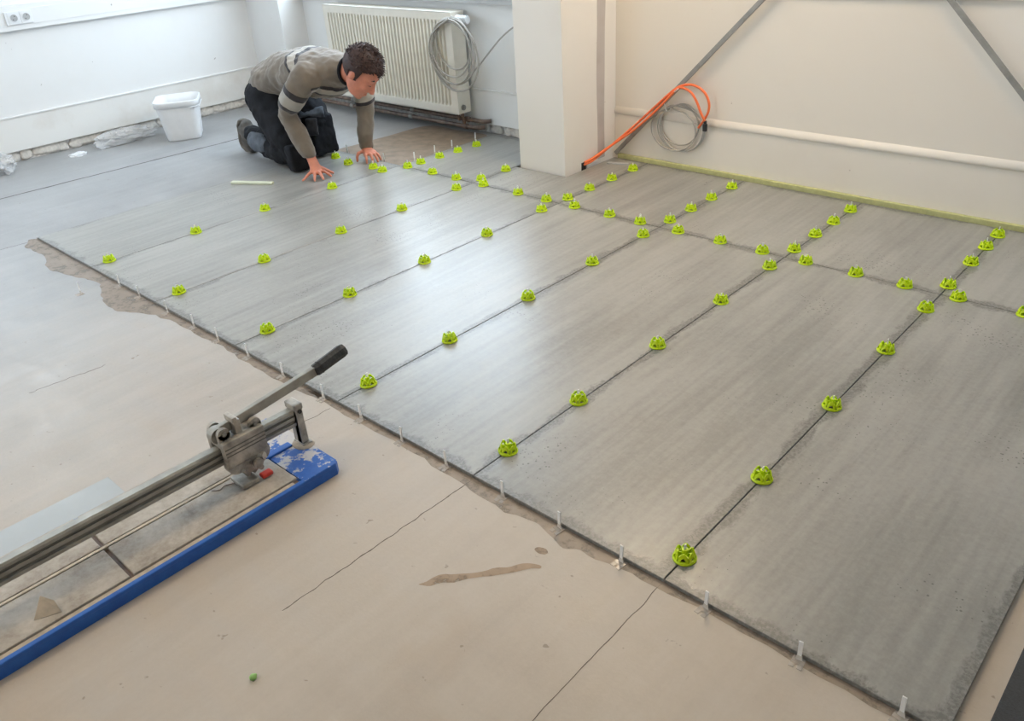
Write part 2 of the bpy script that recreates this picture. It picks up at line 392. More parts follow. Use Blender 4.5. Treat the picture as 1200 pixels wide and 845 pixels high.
# right wall with windows
bm = bmesh.new(); ys = [YF]
add_box(bm, (XR, YF, ZF), (XR+.2, YB, .95)); add_box(bm, (XR, YF, 2.45), (XR+.2, YB, ZC))
prev = YF
for w in WIN_RIGHT:
    add_box(bm, (XR, prev, .95), (XR+.2, w[0], 2.45)); prev = w[1]
add_box(bm, (XR, prev, .95), (XR+.2, YB, 2.45))
struct('wall_right', bm, 'low_bounce_wall')
def window(name, a0, a1, z0, z1, axis, off):
    def bx(bm, u0, u1, w0, w1, d0, d1):
        if axis == 'y': add_box(bm, (u0, off+d0, w0), (u1, off+d1, w1))
        else: add_box(bm, (off+d0, u0, w0), (off+d1, u1, w1))
    bm = bmesh.new(); t = .06; mid = (a0+a1)/2
    bx(bm, a0, a1, z0, z0+t, .08, .14); bx(bm, a0, a1, z1-t, z1, .08, .14)
    bx(bm, a0, a0+t, z0+t, z1-t, .08, .14); bx(bm, a1-t, a1, z0+t, z1-t, .08, .14); bx(bm, mid-t/2, mid+t/2, z0+t, z1-t, .08, .14)
    w = struct(name, bm, 'pvc')
    for u0, u1 in ((a0+t, mid-t/2), (mid+t/2, a1-t)):
        g = bmesh.new(); bx(g, u0, u1, z0+t, z1-t, .108, .112); obj('pane', g, 'glass', w)
    s = bmesh.new(); bx(s, a0-.04, a1+.04, z0-.03, z0, -.06 if off > 0 else .14, .08 if off > 0 else .27); obj('window_sill', s, 'sill', w)
window('window_1', *WIN_BACK, 'y', YB)
for i, w in enumerate(WIN_RIGHT): window('window_%d' % (i+2), *w, 'x', XR)
# warm fill panels added on the unseen ceiling
ln_ = NT('fill_lamp_diffuser'); ln_.col((.9, .88, .82)); ln_.inp('Emission Color', (1, .78, .53)); ln_.inp('Emission Strength', 40.0); MAT['lamp'] = ln_.m
for i, (lx, ly) in enumerate(FILL_LAMPS):
    cl_ = thing('added_fill_lamp', 'added square warm fill light in white frame, ' + ('beyond the tile cutter' if i == 0 else 'above the slabs by the cream wall'), 'lamp', (lx, ly, ZC), 'added fill light panels')
    f = bmesh.new()
    for a in ((-.32, -.32, .32, -.29), (-.32, .29, .32, .32), (-.32, -.29, -.29, .29), (.29, -.29, .32, .29)): add_box(f, (lx+a[0], ly+a[1], ZC-.05), (lx+a[2], ly+a[3], ZC))
    obj('frame', f, 'pvc', cl_)
    obj('diffuser', box((lx-.29, ly-.29, ZC-.045), (lx+.29, ly+.29, ZC-.035)), 'lamp', cl_)
for i, w in enumerate(WIN_FRONT): window('window_%d' % (i+2+len(WIN_RIGHT)), *w, 'y', YF-.22)
for i, w in enumerate(WIN_LEFT): window('window_%d' % (i+4+len(WIN_RIGHT)), *w, 'x', XL-.22)
# column
cm = bmesh.new(); add_box(cm, (1.265, 2.128, ZF), (1.585, YB, ZC), bevel=.003)
colm = struct('trim_1', cm, 'column')
bm = bmesh.new(); L = []; 
for k in range(40):
    z = .02+k*.07; w = .032+.012*noise.noise((z*3, 1, 2)); c = 2.445+.022*noise.noise((z*1.6, 5, 2))
    L.append((bm.verts.new((1.5862, c-w, z)), bm.verts.new((1.5862, c+w, z)), bm.verts.new((1.584, c+w, z)), bm.verts.new((1.584, c-w, z))))
for a, b in zip(L, L[1:]):
    for k in range(4): bm.faces.new((a[k], a[(k+1) % 4], b[(k+1) % 4], b[k]))
bm.faces.new(L[0]); bm.faces.new(L[-1])
obj('filler_strip', bm, 'render_strip', colm)
obj('cable_notch', box((1.575, 2.268, ZF), (1.5875, 2.305, .035)), 'black', colm)
obj('skirting_piece', box((1.584, 2.31, ZF), (1.592, 2.40, .02)), 'column', colm)
# plaster dabs in the gap under the boards
def dab(c, r, axis, parent, seed):
    bm = bmesh.new(); add_ell(bm, (0, 0, 0), (1, 1, 1), seg=14, rings=8)
    for v in bm.verts:
        k = 1+.45*noise.noise(v.co*1.3+Vector((seed*3.1, 0, 0))); v.co *= k
        d = Vector((v.co.x*.010, v.co.y*r[0]*1.15, v.co.z*r[1])) if axis == 'x' else Vector((v.co.x*r[0], v.co.y*.010, v.co.z*r[1]))
        v.co = d
        if v.co.z+c[2] < ZF: v.co.z = ZF-c[2]
        if v.co.z+c[2] > .06: v.co.z = .06-c[2]
    bmesh.ops.translate(bm, verts=bm.verts, vec=c); return obj('plaster_dab', bm, 'dab', parent, True)
rr = random.Random(3)
for i, (y, w) in enumerate([(.45, .055), (.56, .035), (.70, .085), (.80, .03), (.90, .055), (.985, .095), (1.12, .05), (1.25, .09), (1.40, .06), (1.52, .04), (1.63, .075), (1.76, .05), (1.86, .06), (1.98, .05), (2.10, .08), (2.24, .06)]):
    dab((XL-.030, y, .026+rr.uniform(-.006, .006)), (w, rr.uniform(.034, .045)), 'x', wl, i)
for i, (x, w) in enumerate([(.50, .05), (.63, .055), (.735, .03), (.84, .085), (1.0, .07)]):
    dab((x, YB+.026, .022), (w, .042), 'y', wb, i+30)
# foam edge strip
tag(obj('edge_foam_strip', box((1.62, YB-.028, ZF), (XR-.3, YB-.0065, .022), bevel=.003), 'foam'), 'olive yellow foam edge strip along the foot of the cream wall', 'foam strip')

# ------------------------------------------------------------------ slabs
LROW, YEND = 1.782, 2.548
def jx(i, y):   # joint i at depth y (the laid lines drift slightly)
    d = {0: (-.028, .02), 1: (.600, .642), 2: (1.200, 1.238), 3: (1.803, 1.826), 4: (2.403, 2.407), 5: (3.0, 3.003), 6: (3.599, 3.597), 7: (4.195, 4.195)}[i]
    return d[0]+(d[1]-d[0])*min(y, 2.6)/LROW if y <= LROW else d[1]
def slab(pts, wid, leng, x_off):
    pts = [Vector((x, y)) for x, y in pts]; c = sum(pts, Vector((0, 0)))/len(pts)
    bm = poly_plate([(p.x-c.x, p.y-c.y) for p in pts], -.010, 0)
    top = [e for e in bm.edges if all(abs(v.co.z) < 1e-6 for v in e.verts)]
    bmesh.ops.bevel(bm, geom=top, offset=.0012, segments=1, affect='EDGES')
    uv = bm.loops.layers.uv.new('edge_dist')
    mx, my = min(p.x for p in pts)-c.x, min(p.y for p in pts)-c.y
    for f in bm.faces:
        for l in f.loops: l[uv].uv = (l.vert.co.x-mx, l.vert.co.y-my)
    o = obj('tile', bm, 'slab'); o.location = (c.x, c.y, 0); o.parent = floor
    o['slab_width'] = float(max(p.x for p in pts)-min(p.x for p in pts)); o['slab_length'] = float(max(p.y for p in pts)-min(p.y for p in pts))
    return o
g = .0014
for i in range(7):
    slab([(jx(i, 0)+g, 0), (jx(i+1, 0)-g, 0), (jx(i+1, LROW)-g, LROW-g), (jx(i, LROW)+g, LROW-g)], .6, 1.78, i)
for i in range(1, 7):
    a, b = jx(i, 2)+g, jx(i+1, 2)-g
    y1 = YEND
    if i == 2: pts = [(a, LROW+g), (b, LROW+g), (b, y1), (1.600, y1), (1.600, 2.118), (a, 2.118)]
    elif i == 1: pts = [(a, LROW+g), (b, LROW+g), (b, y1-.0), (a, y1-.0)]
    else: pts = [(a, LROW+g), (b, LROW+g), (b, y1), (a, y1)]
    slab(pts, .6, .77, i)
# adhesive under the slabs and smears squeezed out along the open edge
obj('adhesive_layer', box((.012, .012, ZF), (4.185, 1.77, -.010)), 'adhesive', floor)
obj('adhesive_layer', box((.66, 1.77, ZF), (4.185, 2.53, -.010)), 'adhesive', floor)
def blob_plate(pts, z0, z1, jit=.006, n=6, seed=0, inset=0):
    P = catmull([(x, y, 0) for x, y in pts], n, True)
    out = [(p.x+jit*noise.noise((p.x*22, p.y*22, seed)), p.y+jit*noise.noise((p.x*22, p.y*22, seed+9))) for p in P]
    bm = poly_plate(out, z0, z1)
    if inset:
        top = [f for f in bm.faces if all(abs(v.co.z-z1) < 1e-7 for v in f.verts)]
        old = set(bm.verts); bmesh.ops.inset_individual(bm, faces=top, thickness=inset); lay = bm.verts.layers.float.new('cover')
        for v in bm.verts: v[lay] = 0. if v in old else 1.
        bmesh.ops.delete(bm, geom=[f for f in bm.faces if any(abs(v.co.z-z0) < 1e-7 for v in f.verts)], context='FACES')
    bmesh.ops.triangulate(bm, faces=[f for f in bm.faces if len(f.verts) > 4]); return bm
obj('adhesive_bed', blob_plate([(.03, 1.786), (.33, 1.787), (.63, 1.79), (.632, 2.15), (.63, 2.52), (.35, 2.53), (.08, 2.51), (.04, 2.2), (.02, 1.95)], ZF, -.0075, .004), 'adhesive', floor)
obj('adhesive_smear', blob_plate([(-.06, -.03), (.05, -.075), (.25, -.07), (.42, -.12), (.62, -.085), (.78, -.05), (.95, -.11), (1.13, -.125), (1.24, -.07), (1.42, -.035), (1.75, -.03), (2.1, -.035), (2.3, -.025), (2.3, .004), (1.6, .008), (.8, .008), (0, .008), (-.045, .0)], ZF, ZF+.0006, .014, 8, 0, .014), 'smear', floor)
obj('adhesive_smear', blob_plate([(2.3, -.02), (2.6, -.022), (2.95, -.03), (3.12, -.045), (3.25, -.03), (3.35, -.05), (3.45, -.03), (3.7, -.014), (4.1, -.018), (4.19, .004), (3.5, .006), (2.6, .006), (2.3, .004)], ZF, ZF+.0006, .012, 8, 5, .008), 'smear_pale', floor)
obj('clay_streak', blob_plate([(3.165, -.355), (3.21, -.318), (3.27, -.245), (3.325, -.175), (3.352, -.148), (3.345, -.136), (3.31, -.165), (3.25, -.235), (3.19, -.305)], ZF, ZF+.0005, .012, 6, 3, .009), 'stain', floor)
obj('clay_streak', blob_plate([(3.303, -.105), (3.322, -.108), (3.337, -.092), (3.325, -.082), (3.306, -.09)], ZF, ZF+.0005, .006, 5, 8, .004), 'stain', floor)
def crack(p0, p1, w=.0016, n=40, seed=0, wob=.004):
    bm = bmesh.new(); p0, p1 = Vector((*p0, ZF)), Vector((*p1, ZF)); d = (p1-p0).normalized(); s = Vector((-d.y, d.x, 0)); L = []
    for k in range(n+1):
        c = p0.lerp(p1, k/n)+s*wob*noise.noise((k*.35, seed, 1)); ww = w*(.25+1.0*abs(noise.noise((k*.5, seed, 7)))+.35*(1 if 0 < k < n else 0))
        L.append([bm.verts.new(c-s*ww), bm.verts.new(c+s*ww), bm.verts.new(c+s*ww+Vector((0, 0, .0006))), bm.verts.new(c-s*ww+Vector((0, 0, .0006)))])
    for a, b in zip(L, L[1:]):
        for k in range(4): bm.faces.new((a[k], a[(k+1) % 4], b[(k+1) % 4], b[k]))
    bm.faces.new(L[0]); bm.faces.new(L[-1]); return obj('crack', bm, 'crack', floor)
crack((2.992, -.6), (3.0, -.01), .0010, 50, 1, .006)
crack((3.604, -.75), (3.597, -.005), .0008, 40, 2, .004)
crack((2.395, -.28), (2.402, -.03), .0008, 20, 5, .004)
crack((1.50, -.6), (1.53, -.35), .0005, 30, 9, .012)
crack((-.985, -.9), (-.83, 1.95), .006, 60, 3, .006)
crack((-.10, -.7), (-.03, -.02), .0006, 40, 4, .008)

# ------------------------------------------------------------------ levelling caps
def cap_mesh():
    bm = bmesh.new(); N = 36
    # base ring
    def lathe(prof, a0=0, a1=N):
        R = []
        for a in range(a0, a1+1):
            t = 2*PI*a/N; R.append([bm.verts.new((r*math.cos(t), r*math.sin(t), z)) for r, z in prof])
        for p, q in zip(R, R[1:]):
            for k in range(len(prof)): bm.faces.new((p[k], q[k], q[(k+1) % len(prof)], p[(k+1) % len(prof)]))
        if a1-a0 < N:
            bm.faces.new(R[0]); bm.faces.new(list(reversed(R[-1])))
    lathe([(.0205, 0), (.0278, 0), (.0282, .003), (.0262, .0065), (.0212, .0065)])
    # six scalloped petals, each an arch over a hole
    for k in range(6):
        c = (k+.5)*2*PI/6; n = 10; O = []; I = []
        for j in range(n+1):
            u = -1+2*j/n; t = c+u*.43
            ztop = .0275-.0105*abs(u)**2.2
            zhole = .0065+.0105*math.sqrt(max(0, 1-(u/.62)**2)) if abs(u) < .62 else .0062
            ro = lambda z: .0262-.28*(z-.0062)
            O.append((bm.verts.new((ro(zhole)*math.cos(t), ro(zhole)*math.sin(t), zhole)), bm.verts.new((ro(ztop)*math.cos(t), ro(ztop)*math.sin(t), ztop))))
            ri = lambda z: ro(z)-.0032
            I.append((bm.verts.new((ri(zhole)*math.cos(t), ri(zhole)*math.sin(t), zhole)), bm.verts.new((ri(ztop)*math.cos(t), ri(ztop)*math.sin(t), ztop))))
        for j in range(n):
            bm.faces.new((O[j][0], O[j+1][0], O[j+1][1], O[j][1])); bm.faces.new((I[j+1][0], I[j][0], I[j][1], I[j+1][1]))
            bm.faces.new((O[j][1], O[j+1][1], I[j+1][1], I[j][1])); bm.faces.new((O[j+1][0], O[j][0], I[j][0], I[j+1][0]))
        bm.faces.new((O[0][0], O[0][1], I[0][1], I[0][0])); bm.faces.new((O[n][1], O[n][0], I[n][0], I[n][1]))
    # hub and spokes
    add_cyl(bm, (0, 0, .006), (0, 0, .0275), .0085, .0072, 12)
    for k in range(3):
        t = k*PI/3; add_box(bm, (-.022, -.0013, .004), (.022, .0013, .017), Matrix.Rotation(t, 4, 'Z'))
    bmesh.ops.recalc_face_normals(bm, faces=bm.faces)
    me = bpy.data.meshes.new('cap'); bm.to_mesh(me); bm.free(); me.materials.append(MAT['lime']); return me
CAP = cap_mesh()
tb = box((-.0036, -.0012, .0), (.0038, .0013, .040)); TIP = bpy.data.meshes.new('strip'); tb.to_mesh(TIP); tb.free(); TIP.materials.append(MAT['white_plastic'])
rc = random.Random(11)
def clip(x, y, rz, label, group, z=0, tip=True):
    t = thing('levelling_clip', label, 'levelling clip', (x, y, z), group)
    t.rotation_euler = (rc.uniform(-.05, .05), rc.uniform(-.05, .05), rz)
    for nm, me in (('cap', CAP), ('strip', TIP)):
        if nm == 'strip' and not tip: continue
        c = bpy.data.objects.new(nm, me); COL.objects.link(c); c.parent = t
        if nm == 'strip': c.scale = (1, 1, rc.uniform(.9, 1.1))
        else: c.rotation_euler = (0, 0, rc.uniform(0, PI))
    return t
ordn = {1: 'first', 2: 'second', 3: 'third', 4: 'fourth', 5: 'fifth', 6: 'sixth'}
JY = {1: [.082, .505, .886, 1.303, 1.649], 2: [.104, .503, .915, 1.285, 1.656], 3: [.134, .509, .902, 1.28, 1.654], 4: [.124, .485, .897, 1.294, 1.657], 5: [.137, .452, .874, 1.283, 1.655], 6: [.085, .452, .871, 1.274, 1.632]}
for i, ys in JY.items():
    for k, y in enumerate(ys):
        if k == 4: lab = 'lime levelling clip just short of cross joint on %s long joint from the man' % ordn[i]
        else: lab = 'lime levelling clip on the %s long joint from the man, %s from open edge' % (ordn[i], ordn[k+1])
        clip(jx(i, y), y, PI/2, lab, 'clips on the long slab joints')
JB = {2: [1.84, 2.035], 3: [1.852, 2.027, 2.217, 2.407], 4: [1.868, 2.045, 2.229, 2.423], 5: [1.864, 2.059, 2.239, 2.418], 6: [1.862, 2.115, 2.30, 2.454]}
for i, ys in JB.items():
    for k, y in enumerate(ys):
        if i == 2: lab = 'lime levelling clip on short joint ending at white column, %s from cross joint' % ordn[k+1]
        else: lab = 'lime clip on wall end of %s long joint from man, %s past cross joint' % (ordn[i], ordn[k+1])
        clip(jx(i, y), y, PI/2, lab, 'clips on the short joints by the wall')
CX = [.709, .918, 1.109, 1.315, 1.561, 1.749, 1.927, 2.136, 2.307, 2.507, 2.714, 2.907, 3.093, 3.292, 3.473, 3.657, 3.869]
for k, x in enumerate(CX):
    i = max(j for j in range(1, 7) if jx(j, 1.78) < x); pos = ['just past', 'midway after', 'last after'][[c for c in CX if c >= jx(i, 1.78)].index(x)]
    clip(x, LROW-.004, 0, 'lime levelling clip on the cross joint, %s the %s long joint from the man' % (pos, ordn[i]), 'clips on the cross joint')
for k, (x, y) in enumerate([(.715, 1.875), (.722, 2.018), (.735, 2.156), (.742, 2.308)]):
    clip(x, y, PI/2, 'lime levelling clip beside the bare brown adhesive, %s in row towards radiator' % ordn[k+1], 'clips beside the bare adhesive', tip=True)
for (x, y), s in zip([(.169, 1.673), (.343, 1.635), (.545, 1.66)], ['between the hands of the kneeling man, nearer his dark knee', 'touching fingers of the far hand of kneeling man', 'in front of the far fingertips of the kneeling man']):
    clip(x, y, .4, 'lime levelling clip ' + s, 'clips by the man')
# bare plastic strips waiting under the open edges
def strip_meshes():
    s = box((-.0042, -.0014, .016), (.0042, .0014, .054)); a = bpy.data.meshes.new('stem'); s.to_mesh(a); s.free(); a.materials.append(MAT['white_plastic'])
    bm = bmesh.new(); P = [(-.0042, .019), (.0042, .019), (.0075, .004), (.0075, .0), (-.0075, .0), (-.0075, .004)]
    A = [bm.verts.new((x, -.0007, z)) for x, z in P]; B = [bm.verts.new((x, .0007, z)) for x, z in P]
    bm.faces.new(A); bm.faces.new(list(reversed(B)))
    for k in range(6): bm.faces.new((A[k], A[(k+1) % 6], B[(k+1) % 6], B[k]))
    b = bpy.data.meshes.new('neck'); bm.to_mesh(b); bm.free(); b.materials.append(MAT['clear_plastic'])
    f = bmesh.new(); add_box(f, (-.013, -.022, 0), (-.003, .010, .0014)); add_box(f, (.003, -.022, 0), (.013, .010, .0014)); add_box(f, (-.003, -.012, 0), (.003, .010, .0014)); add_box(f, (-.013, -.010, .0014), (.013, .004, .0024))
    c = bpy.data.meshes.new('foot_plate'); f.to_mesh(c); f.free(); c.materials.append(MAT['foot_plastic']); return a, b, c
STM = strip_meshes()
def bare_strip(x, y, label, group, z=ZF, rz=0, lean=0):
    t = thing('clip_strip', label, 'plastic strip', (x, y, z), group); t.rotation_euler = (lean, rc.uniform(-.06, .06), rz+rc.uniform(-.15, .15))
    for nm, me in zip(('stem', 'neck', 'foot_plate'), STM):
        c = bpy.data.objects.new(nm, me); COL.objects.link(c); c.parent = t
    return t
bare_strip(.83, -.145, 'white plastic clip strip standing alone off the slab edge on bare screed', None)
for k, x in enumerate([.896, 1.079, 1.316, 1.522, 1.697, 1.901, 2.113, 2.339, 2.530, 2.717, 2.903, 3.114, 3.304, 3.488, 3.709, 3.92, 4.118]):
    i = max(j for j in range(0, 7) if jx(j, 0) < x)
    u = (x-jx(i, 0))/.6; rel = ['nearer '+ordn.get(i, ''), 'midway', 'nearer '+ordn.get(i+1, '')]; rel = rel[0] if u < .4 else rel[1] if u < .7 else rel[2]
    lab = 'white clip strip at open edge of last slab, %s' % ('beside sixth long joint' if u < .4 else 'in its middle' if u < .7 else 'near its free corner') if i == 6 else 'white clip strip at open edge between %s and %s joints from man, %s' % (ordn[i], ordn[i+1], rel)
    bare_strip(x, -.008, lab, 'strips along the open slab edge')
for k, (x, y) in enumerate([(.632, 1.90), (.634, 2.06), (.637, 2.2), (.64, 2.40)]):
    bare_strip(x, y, 'thin white clip strip in edge of bare brown adhesive, %s towards radiator' % ordn[k+1], 'strips by the bare adhesive', z=-.0075, rz=PI/2)
for (x, y), s in zip([(.134, 1.79), (.486, 1.79)], ['between his two hands', 'behind his far hand']):
    bare_strip(x, y, 'thin white clip strip at slab end by kneeling man, ' + s, None, z=-.0075)

# ------------------------------------------------------------------ tile cutter
YT0, YT1 = -1.95, -.205
cut = thing('tile_cutter', 'long manual tile cutter with blue base and silver rail on beige floor', 'tile cutter', (2.515, -1.0, ZF))
ZT = .025
bm = poly_plate([(2.335, YT0), (2.690, YT0), (2.690, YT1-.012), (2.678, YT1), (2.347, YT1), (2.335, YT1-.012)], ZF, ZT-.006)
base = obj('base_frame', bm, 'blue', cut)
obj('tray_floor', box((2.340, YT0+.01, ZT-.0065), (2.674, YT1-.12, ZT-.005)), 'pipe', base)
rim = bmesh.new()
add_box(rim, (2.676, YT0, ZT-.012), (2.6905, YT1-.012, ZT), bevel=.003)
obj('rim', rim, 'blue', base)
add = poly_plate([(2.342, YT1-.115), (2.676, YT1-.115), (2.689, YT1-.112), (2.689, YT1-.014), (2.677, YT1-.002), (2.348, YT1-.002), (2.342, YT1-.01)], ZT-.007, ZT+.0006)
obj('end_plate', add, 'blue_worn', base)
for y0, y1 in ((-.775, -.325), (-1.23, -.785), (-1.69, -1.24)):
    obj('pad', box((2.523, y0, ZT-.008), (2.662, y1, ZT+.004), bevel=.002), 'pad', cut)
    obj('pad', box((2.345, y0, ZT-.008), (2.506, y1, ZT+.004), bevel=.002), 'pad', cut)
obj('dust_edge', box((2.664, YT0+.1, ZT-.008), (2.676, -.34, ZT-.001)), 'dust', cut)
obj('breaking_bar', box((2.5100, YT0+.05, ZT-.008), (2.5190, -.33, ZT+.0045), bevel=.001), 'dust', cut)
obj('breaking_bar_end', box((2.503, -.33, ZT-.004), (2.527, -.245, ZT+.006), bevel=.003), 'blue', cut)
# rail
rl = bmesh.new()
prof = [(2.514, .095), (2.546, .095), (2.546, .104), (2.541, .106), (2.541, .113), (2.545, .114), (2.545, .124), (2.541, .125), (2.541, .131), (2.545, .132), (2.545, .140), (2.540, .144), (2.520, .144), (2.515, .140)]
A = [rl.verts.new((x, -1.80, z)) for x, z in prof]; B = [rl.verts.new((x, -.228, z)) for x, z in prof]
rl.faces.new(A); rl.faces.new(list(reversed(B)))
for k in range(len(prof)): rl.faces.new((A[k], A[(k+1) % len(prof)], B[(k+1) % len(prof)], B[k]))
rail = obj('rail', rl, 'alu', cut)
for z in (.1095, .128): obj('rail_groove', box((2.5395, -1.80, z-.0022), (2.5415, -.232, z+.0022)), 'alu_dark', rail)
def post(y):
    bm = bmesh.new(); add_box(bm, (2.515, y-.009, ZT), (2.553, y-.004, .158), bevel=.001); add_box(bm, (2.515, y-.009, ZT), (2.520, y+.013, .158), bevel=.001); add_box(bm, (2.530, y-.009, ZT), (2.553, y+.013, .158), bevel=.003)
    add_box(bm, (2.508, y-.013, .143), (2.556, y+.015, .163), bevel=.004); add_box(bm, (2.512, y-.012, ZT), (2.562, y+.018, ZT+.010), bevel=.003)
    p = obj('support_post', bm, 'cast', cut)
    obj('bolt', cyl((2.556, y+.001, .140), (2.560, y+.001, .140), .006, seg=10), 'black', p)
    d = bmesh.new(); add_ell(d, (2.540, y+.000, ZT), (.036, .030, .009), seg=14, rings=8); obj('dust_heap', d, 'dust', p, True)
post(-.218); post(-1.82)
# carriage
cb = bmesh.new(); yc = -.395
add_box(cb, (2.553, yc-.062, .092), (2.578, yc+.058, .172), bevel=.006)
add_box(cb, (2.490, yc-.062, .092), (2.508, yc+.058, .172), bevel=.006)
add_box(cb, (2.500, yc-.060, .147), (2.560, yc+.056, .166), bevel=.004)
add_cyl(cb, (2.553, yc-.036, .095), (2.576, yc-.036, .095), .028, seg=20); add_cyl(cb, (2.553, yc+.03, .097), (2.576, yc+.03, .097), .030, seg=20)
car = obj('carriage', cb, 'cast', cut)
for z in (.132, .142, .153): obj('carriage_groove', box((2.5775, yc-.060, z-.0015), (2.5788, yc+.056, z+.0015)), 'alu_dark', car)
for i, (dy, top) in enumerate(((-.045, .205), (.043, .192))):
    for xx in (2.510, 2.556):
        b = bmesh.new(); add_box(b, (xx-.006, yc+dy-.017, .160), (xx+.006, yc+dy+.017, top-.014)); add_cyl(b, (xx-.006, yc+dy, top-.016), (xx+.006, yc+dy, top-.016), .017, seg=18)
        e = obj('pivot_lug', b, 'cast', car)
    for z in (top-.014, top-.036): obj('bolt', cyl((2.558, yc+dy, z), (2.566, yc+dy, z), .0065, seg=6), 'steel_dull', car)
ln = bmesh.new(); add_box(ln, (2.526, yc-.012, .15), (2.562, yc+.006, .212), bevel=.003); add_box(ln, (2.522, yc-.016, .205), (2.566, yc-.002, .224), bevel=.004)
obj('stop_lug', ln, 'cast', car)
ft = bmesh.new()
add_box(ft, (2.545, yc-.02, .05), (2.575, yc+.02, .095), bevel=.006); add_cyl(ft, (2.56, yc+.018, .085), (2.588, yc+.034, .090), .010, seg=10)
add_cyl(ft, (2.566, yc+.004, .045), (2.585, yc+.038, .085), .006, seg=8); add_cyl(ft, (2.566, yc-.01, .04), (2.58, yc-.03, .075), .006, seg=8)
add_box(ft, (2.535, yc-.05, ZT+.006), (2.60, yc+.0, .044), bevel=.004); add_cyl(ft, (2.54, yc+.02, .058), (2.585, yc+.02, .058), .007, seg=10)
add_cyl(ft, (2.585, yc+.012, .078), (2.592, yc+.012, .078), .014, seg=12)
obj('breaker_foot', ft, 'cast', car)
obj('clamp_knob', box((2.582, yc+.008, ZT+.007), (2.603, yc+.040, ZT+.019), Matrix.Translation((0, 0, 0)), bevel=.004), 'red', car)
# lever
p0, p1, p2 = Vector((2.534, -.452, .188)), Vector((2.534, -.128, .222)), Vector((2.534, -.024, .243))
lv = bmesh.new(); d = (p1-p0).normalized(); R = Matrix.Translation(p0) @ d.to_track_quat('Y', 'Z').to_matrix().to_4x4()
add_box(lv, (-.008, 0, -.014), (.008, (p1-p0).length+.01, .014), R, bevel=.003)
add_cyl(lv, (2.522, -.446, .182), (2.546, -.446, .182), .022, seg=18)
lev = obj('lever', lv, 'alu', cut)
gm = bmesh.new(); gd = (p2-p1).normalized(); add_tube(gm, [p1-gd*.006, p1, p1+gd*.012, p2-gd*.012, p2-gd*.002, p2], [.0155, .0185, .0185, .0195, .0175, .012], 8); obj('grip', gm, 'grip', lev)
for k in range(8):
    c = p1+gd*(.014+k*.010); obj('grip_ring', tube([c-gd*.0012, c+gd*.0012], .0199, 8), 'black', lev) if k in (0, 7) else None
# sliver of peeled tape and a thread on the pads
pe = bmesh.new(); q = [(2.625, -.985, ZT+.0042), (2.648, -.935, ZT+.0042), (2.620, -.935, ZT+.020), (2.598, -.952, ZT+.034)]
V = [pe.verts.new(v) for v in q]; V2 = [pe.verts.new((v[0]+.001, v[1]+.001, v[2]+.0012)) for v in q]
pe.faces.new(V); pe.faces.new(list(reversed(V2)))
for k in range(4): pe.faces.new((V[k], V[(k+1) % 4], V2[(k+1) % 4], V2[k]))
obj('torn_flap', pe, 'dust', cut)
tag(obj('thread', tube(catmull([(2.53, -.50, ZT+.0055), (2.545, -.485, ZT+.0055), (2.54, -.465, ZT+.0055), (2.553, -.44, ZT+.0055), (2.556, -.425, ZT+.0055)], 6), .0011, 5), 'pipe'), 'dark thread lying on a dusty pad of the tile cutter', 'thread')
tag(obj('thin_sheet', box((2.185, -1.55, ZF), (2.330, -.635, ZF+.004), bevel=.001), 'sheet'), 'pale blue-grey thin sheet lying on floor behind the tile cutter', 'sheet')

# ------------------------------------------------------------------ radiator
rad = thing('radiator', 'cream ribbed panel radiator on the rear wall below the window', 'radiator', (-.16, 2.5, .13))
RX0, RX1, RZ0, RZ1, RY0, RY1 = -.80, .475, .128, .728, 2.435, 2.545
bm = bmesh.new(); npi = 36; pw = (RX1-RX0-.09)/npi; xs = [(RX0, 0)]
for k in range(npi):
    b = RX0+.045+k*pw
    xs += [(b, 0), (b+pw*.14, .014), (b+pw*.48, .014), (b+pw*.62, 0)]
xs += [(RX1-.045, 0), (RX1, 0)]
rows = [(RZ0, 0), (RZ0+.045, 0), (RZ0+.06, 1), (RZ1-.06, 1), (RZ1-.045, 0), (RZ1, 0)]
G = [[bm.verts.new((x, RY0+d*f, z)) for x, d in xs] for z, f in rows]
for a, b in zip(G, G[1:]):
    for k in range(len(xs)-1): bm.faces.new((a[k], a[k+1], b[k+1], b[k]))
obj('front_panel', bm, 'rad', rad)
obj('back_panel', box((RX0+.01, RY1-.015, RZ0+.005), (RX1-.01, RY1, RZ1-.01)), 'rad', rad)
obj('side_cover', box((RX1-.002, RY0, RZ0), (RX1+.002, RY1, RZ1), bevel=.0015), 'rad', rad)
obj('side_cover', box((RX0-.002, RY0, RZ0), (RX0+.002, RY1, RZ1), bevel=.0015), 'rad', rad)
tg = bmesh.new(); add_box(tg, (RX0, RY0, RZ1-.003), (RX1, RY0+.018, RZ1)); add_box(tg, (RX0, RY1-.018, RZ1-.003), (RX1, RY1, RZ1))
for k in range(64):
    x = RX0+(k+.5)*(RX1-RX0)/64; add_box(tg, (x-.0055, RY0+.018, RZ1-.003), (x+.0055, RY1-.018, RZ1))
obj('top_grille', tg, 'rad', rad)
obj('bottom_edge', box((RX0, RY0, RZ0-.002), (RX1, RY0+.02, RZ0+.002)), 'rad', rad)
vv = bmesh.new(); add_cyl(vv, (RX1-.0, 2.475, .685), (RX1+.03, 2.475, .685), .013); add_cyl(vv, (RX1+.018, 2.475, .685), (RX1+.045, 2.475, .685), .027, .026, 20)
vo = obj('valve', vv, 'white_plastic', rad)
hd = bmesh.new(); add_cyl(hd, (RX1+.046, 2.475, .685), (RX1+.105, 2.475, .685), .024, .021, 20)
for k in range(14):
    t = 2*PI*k/14; add_box(hd, (RX1+.062, -.003, .0215), (RX1+.1, .003, .0255), Matrix.Translation((0, 2.475, .685)) @ Matrix.Rotation(t, 4, 'X'))
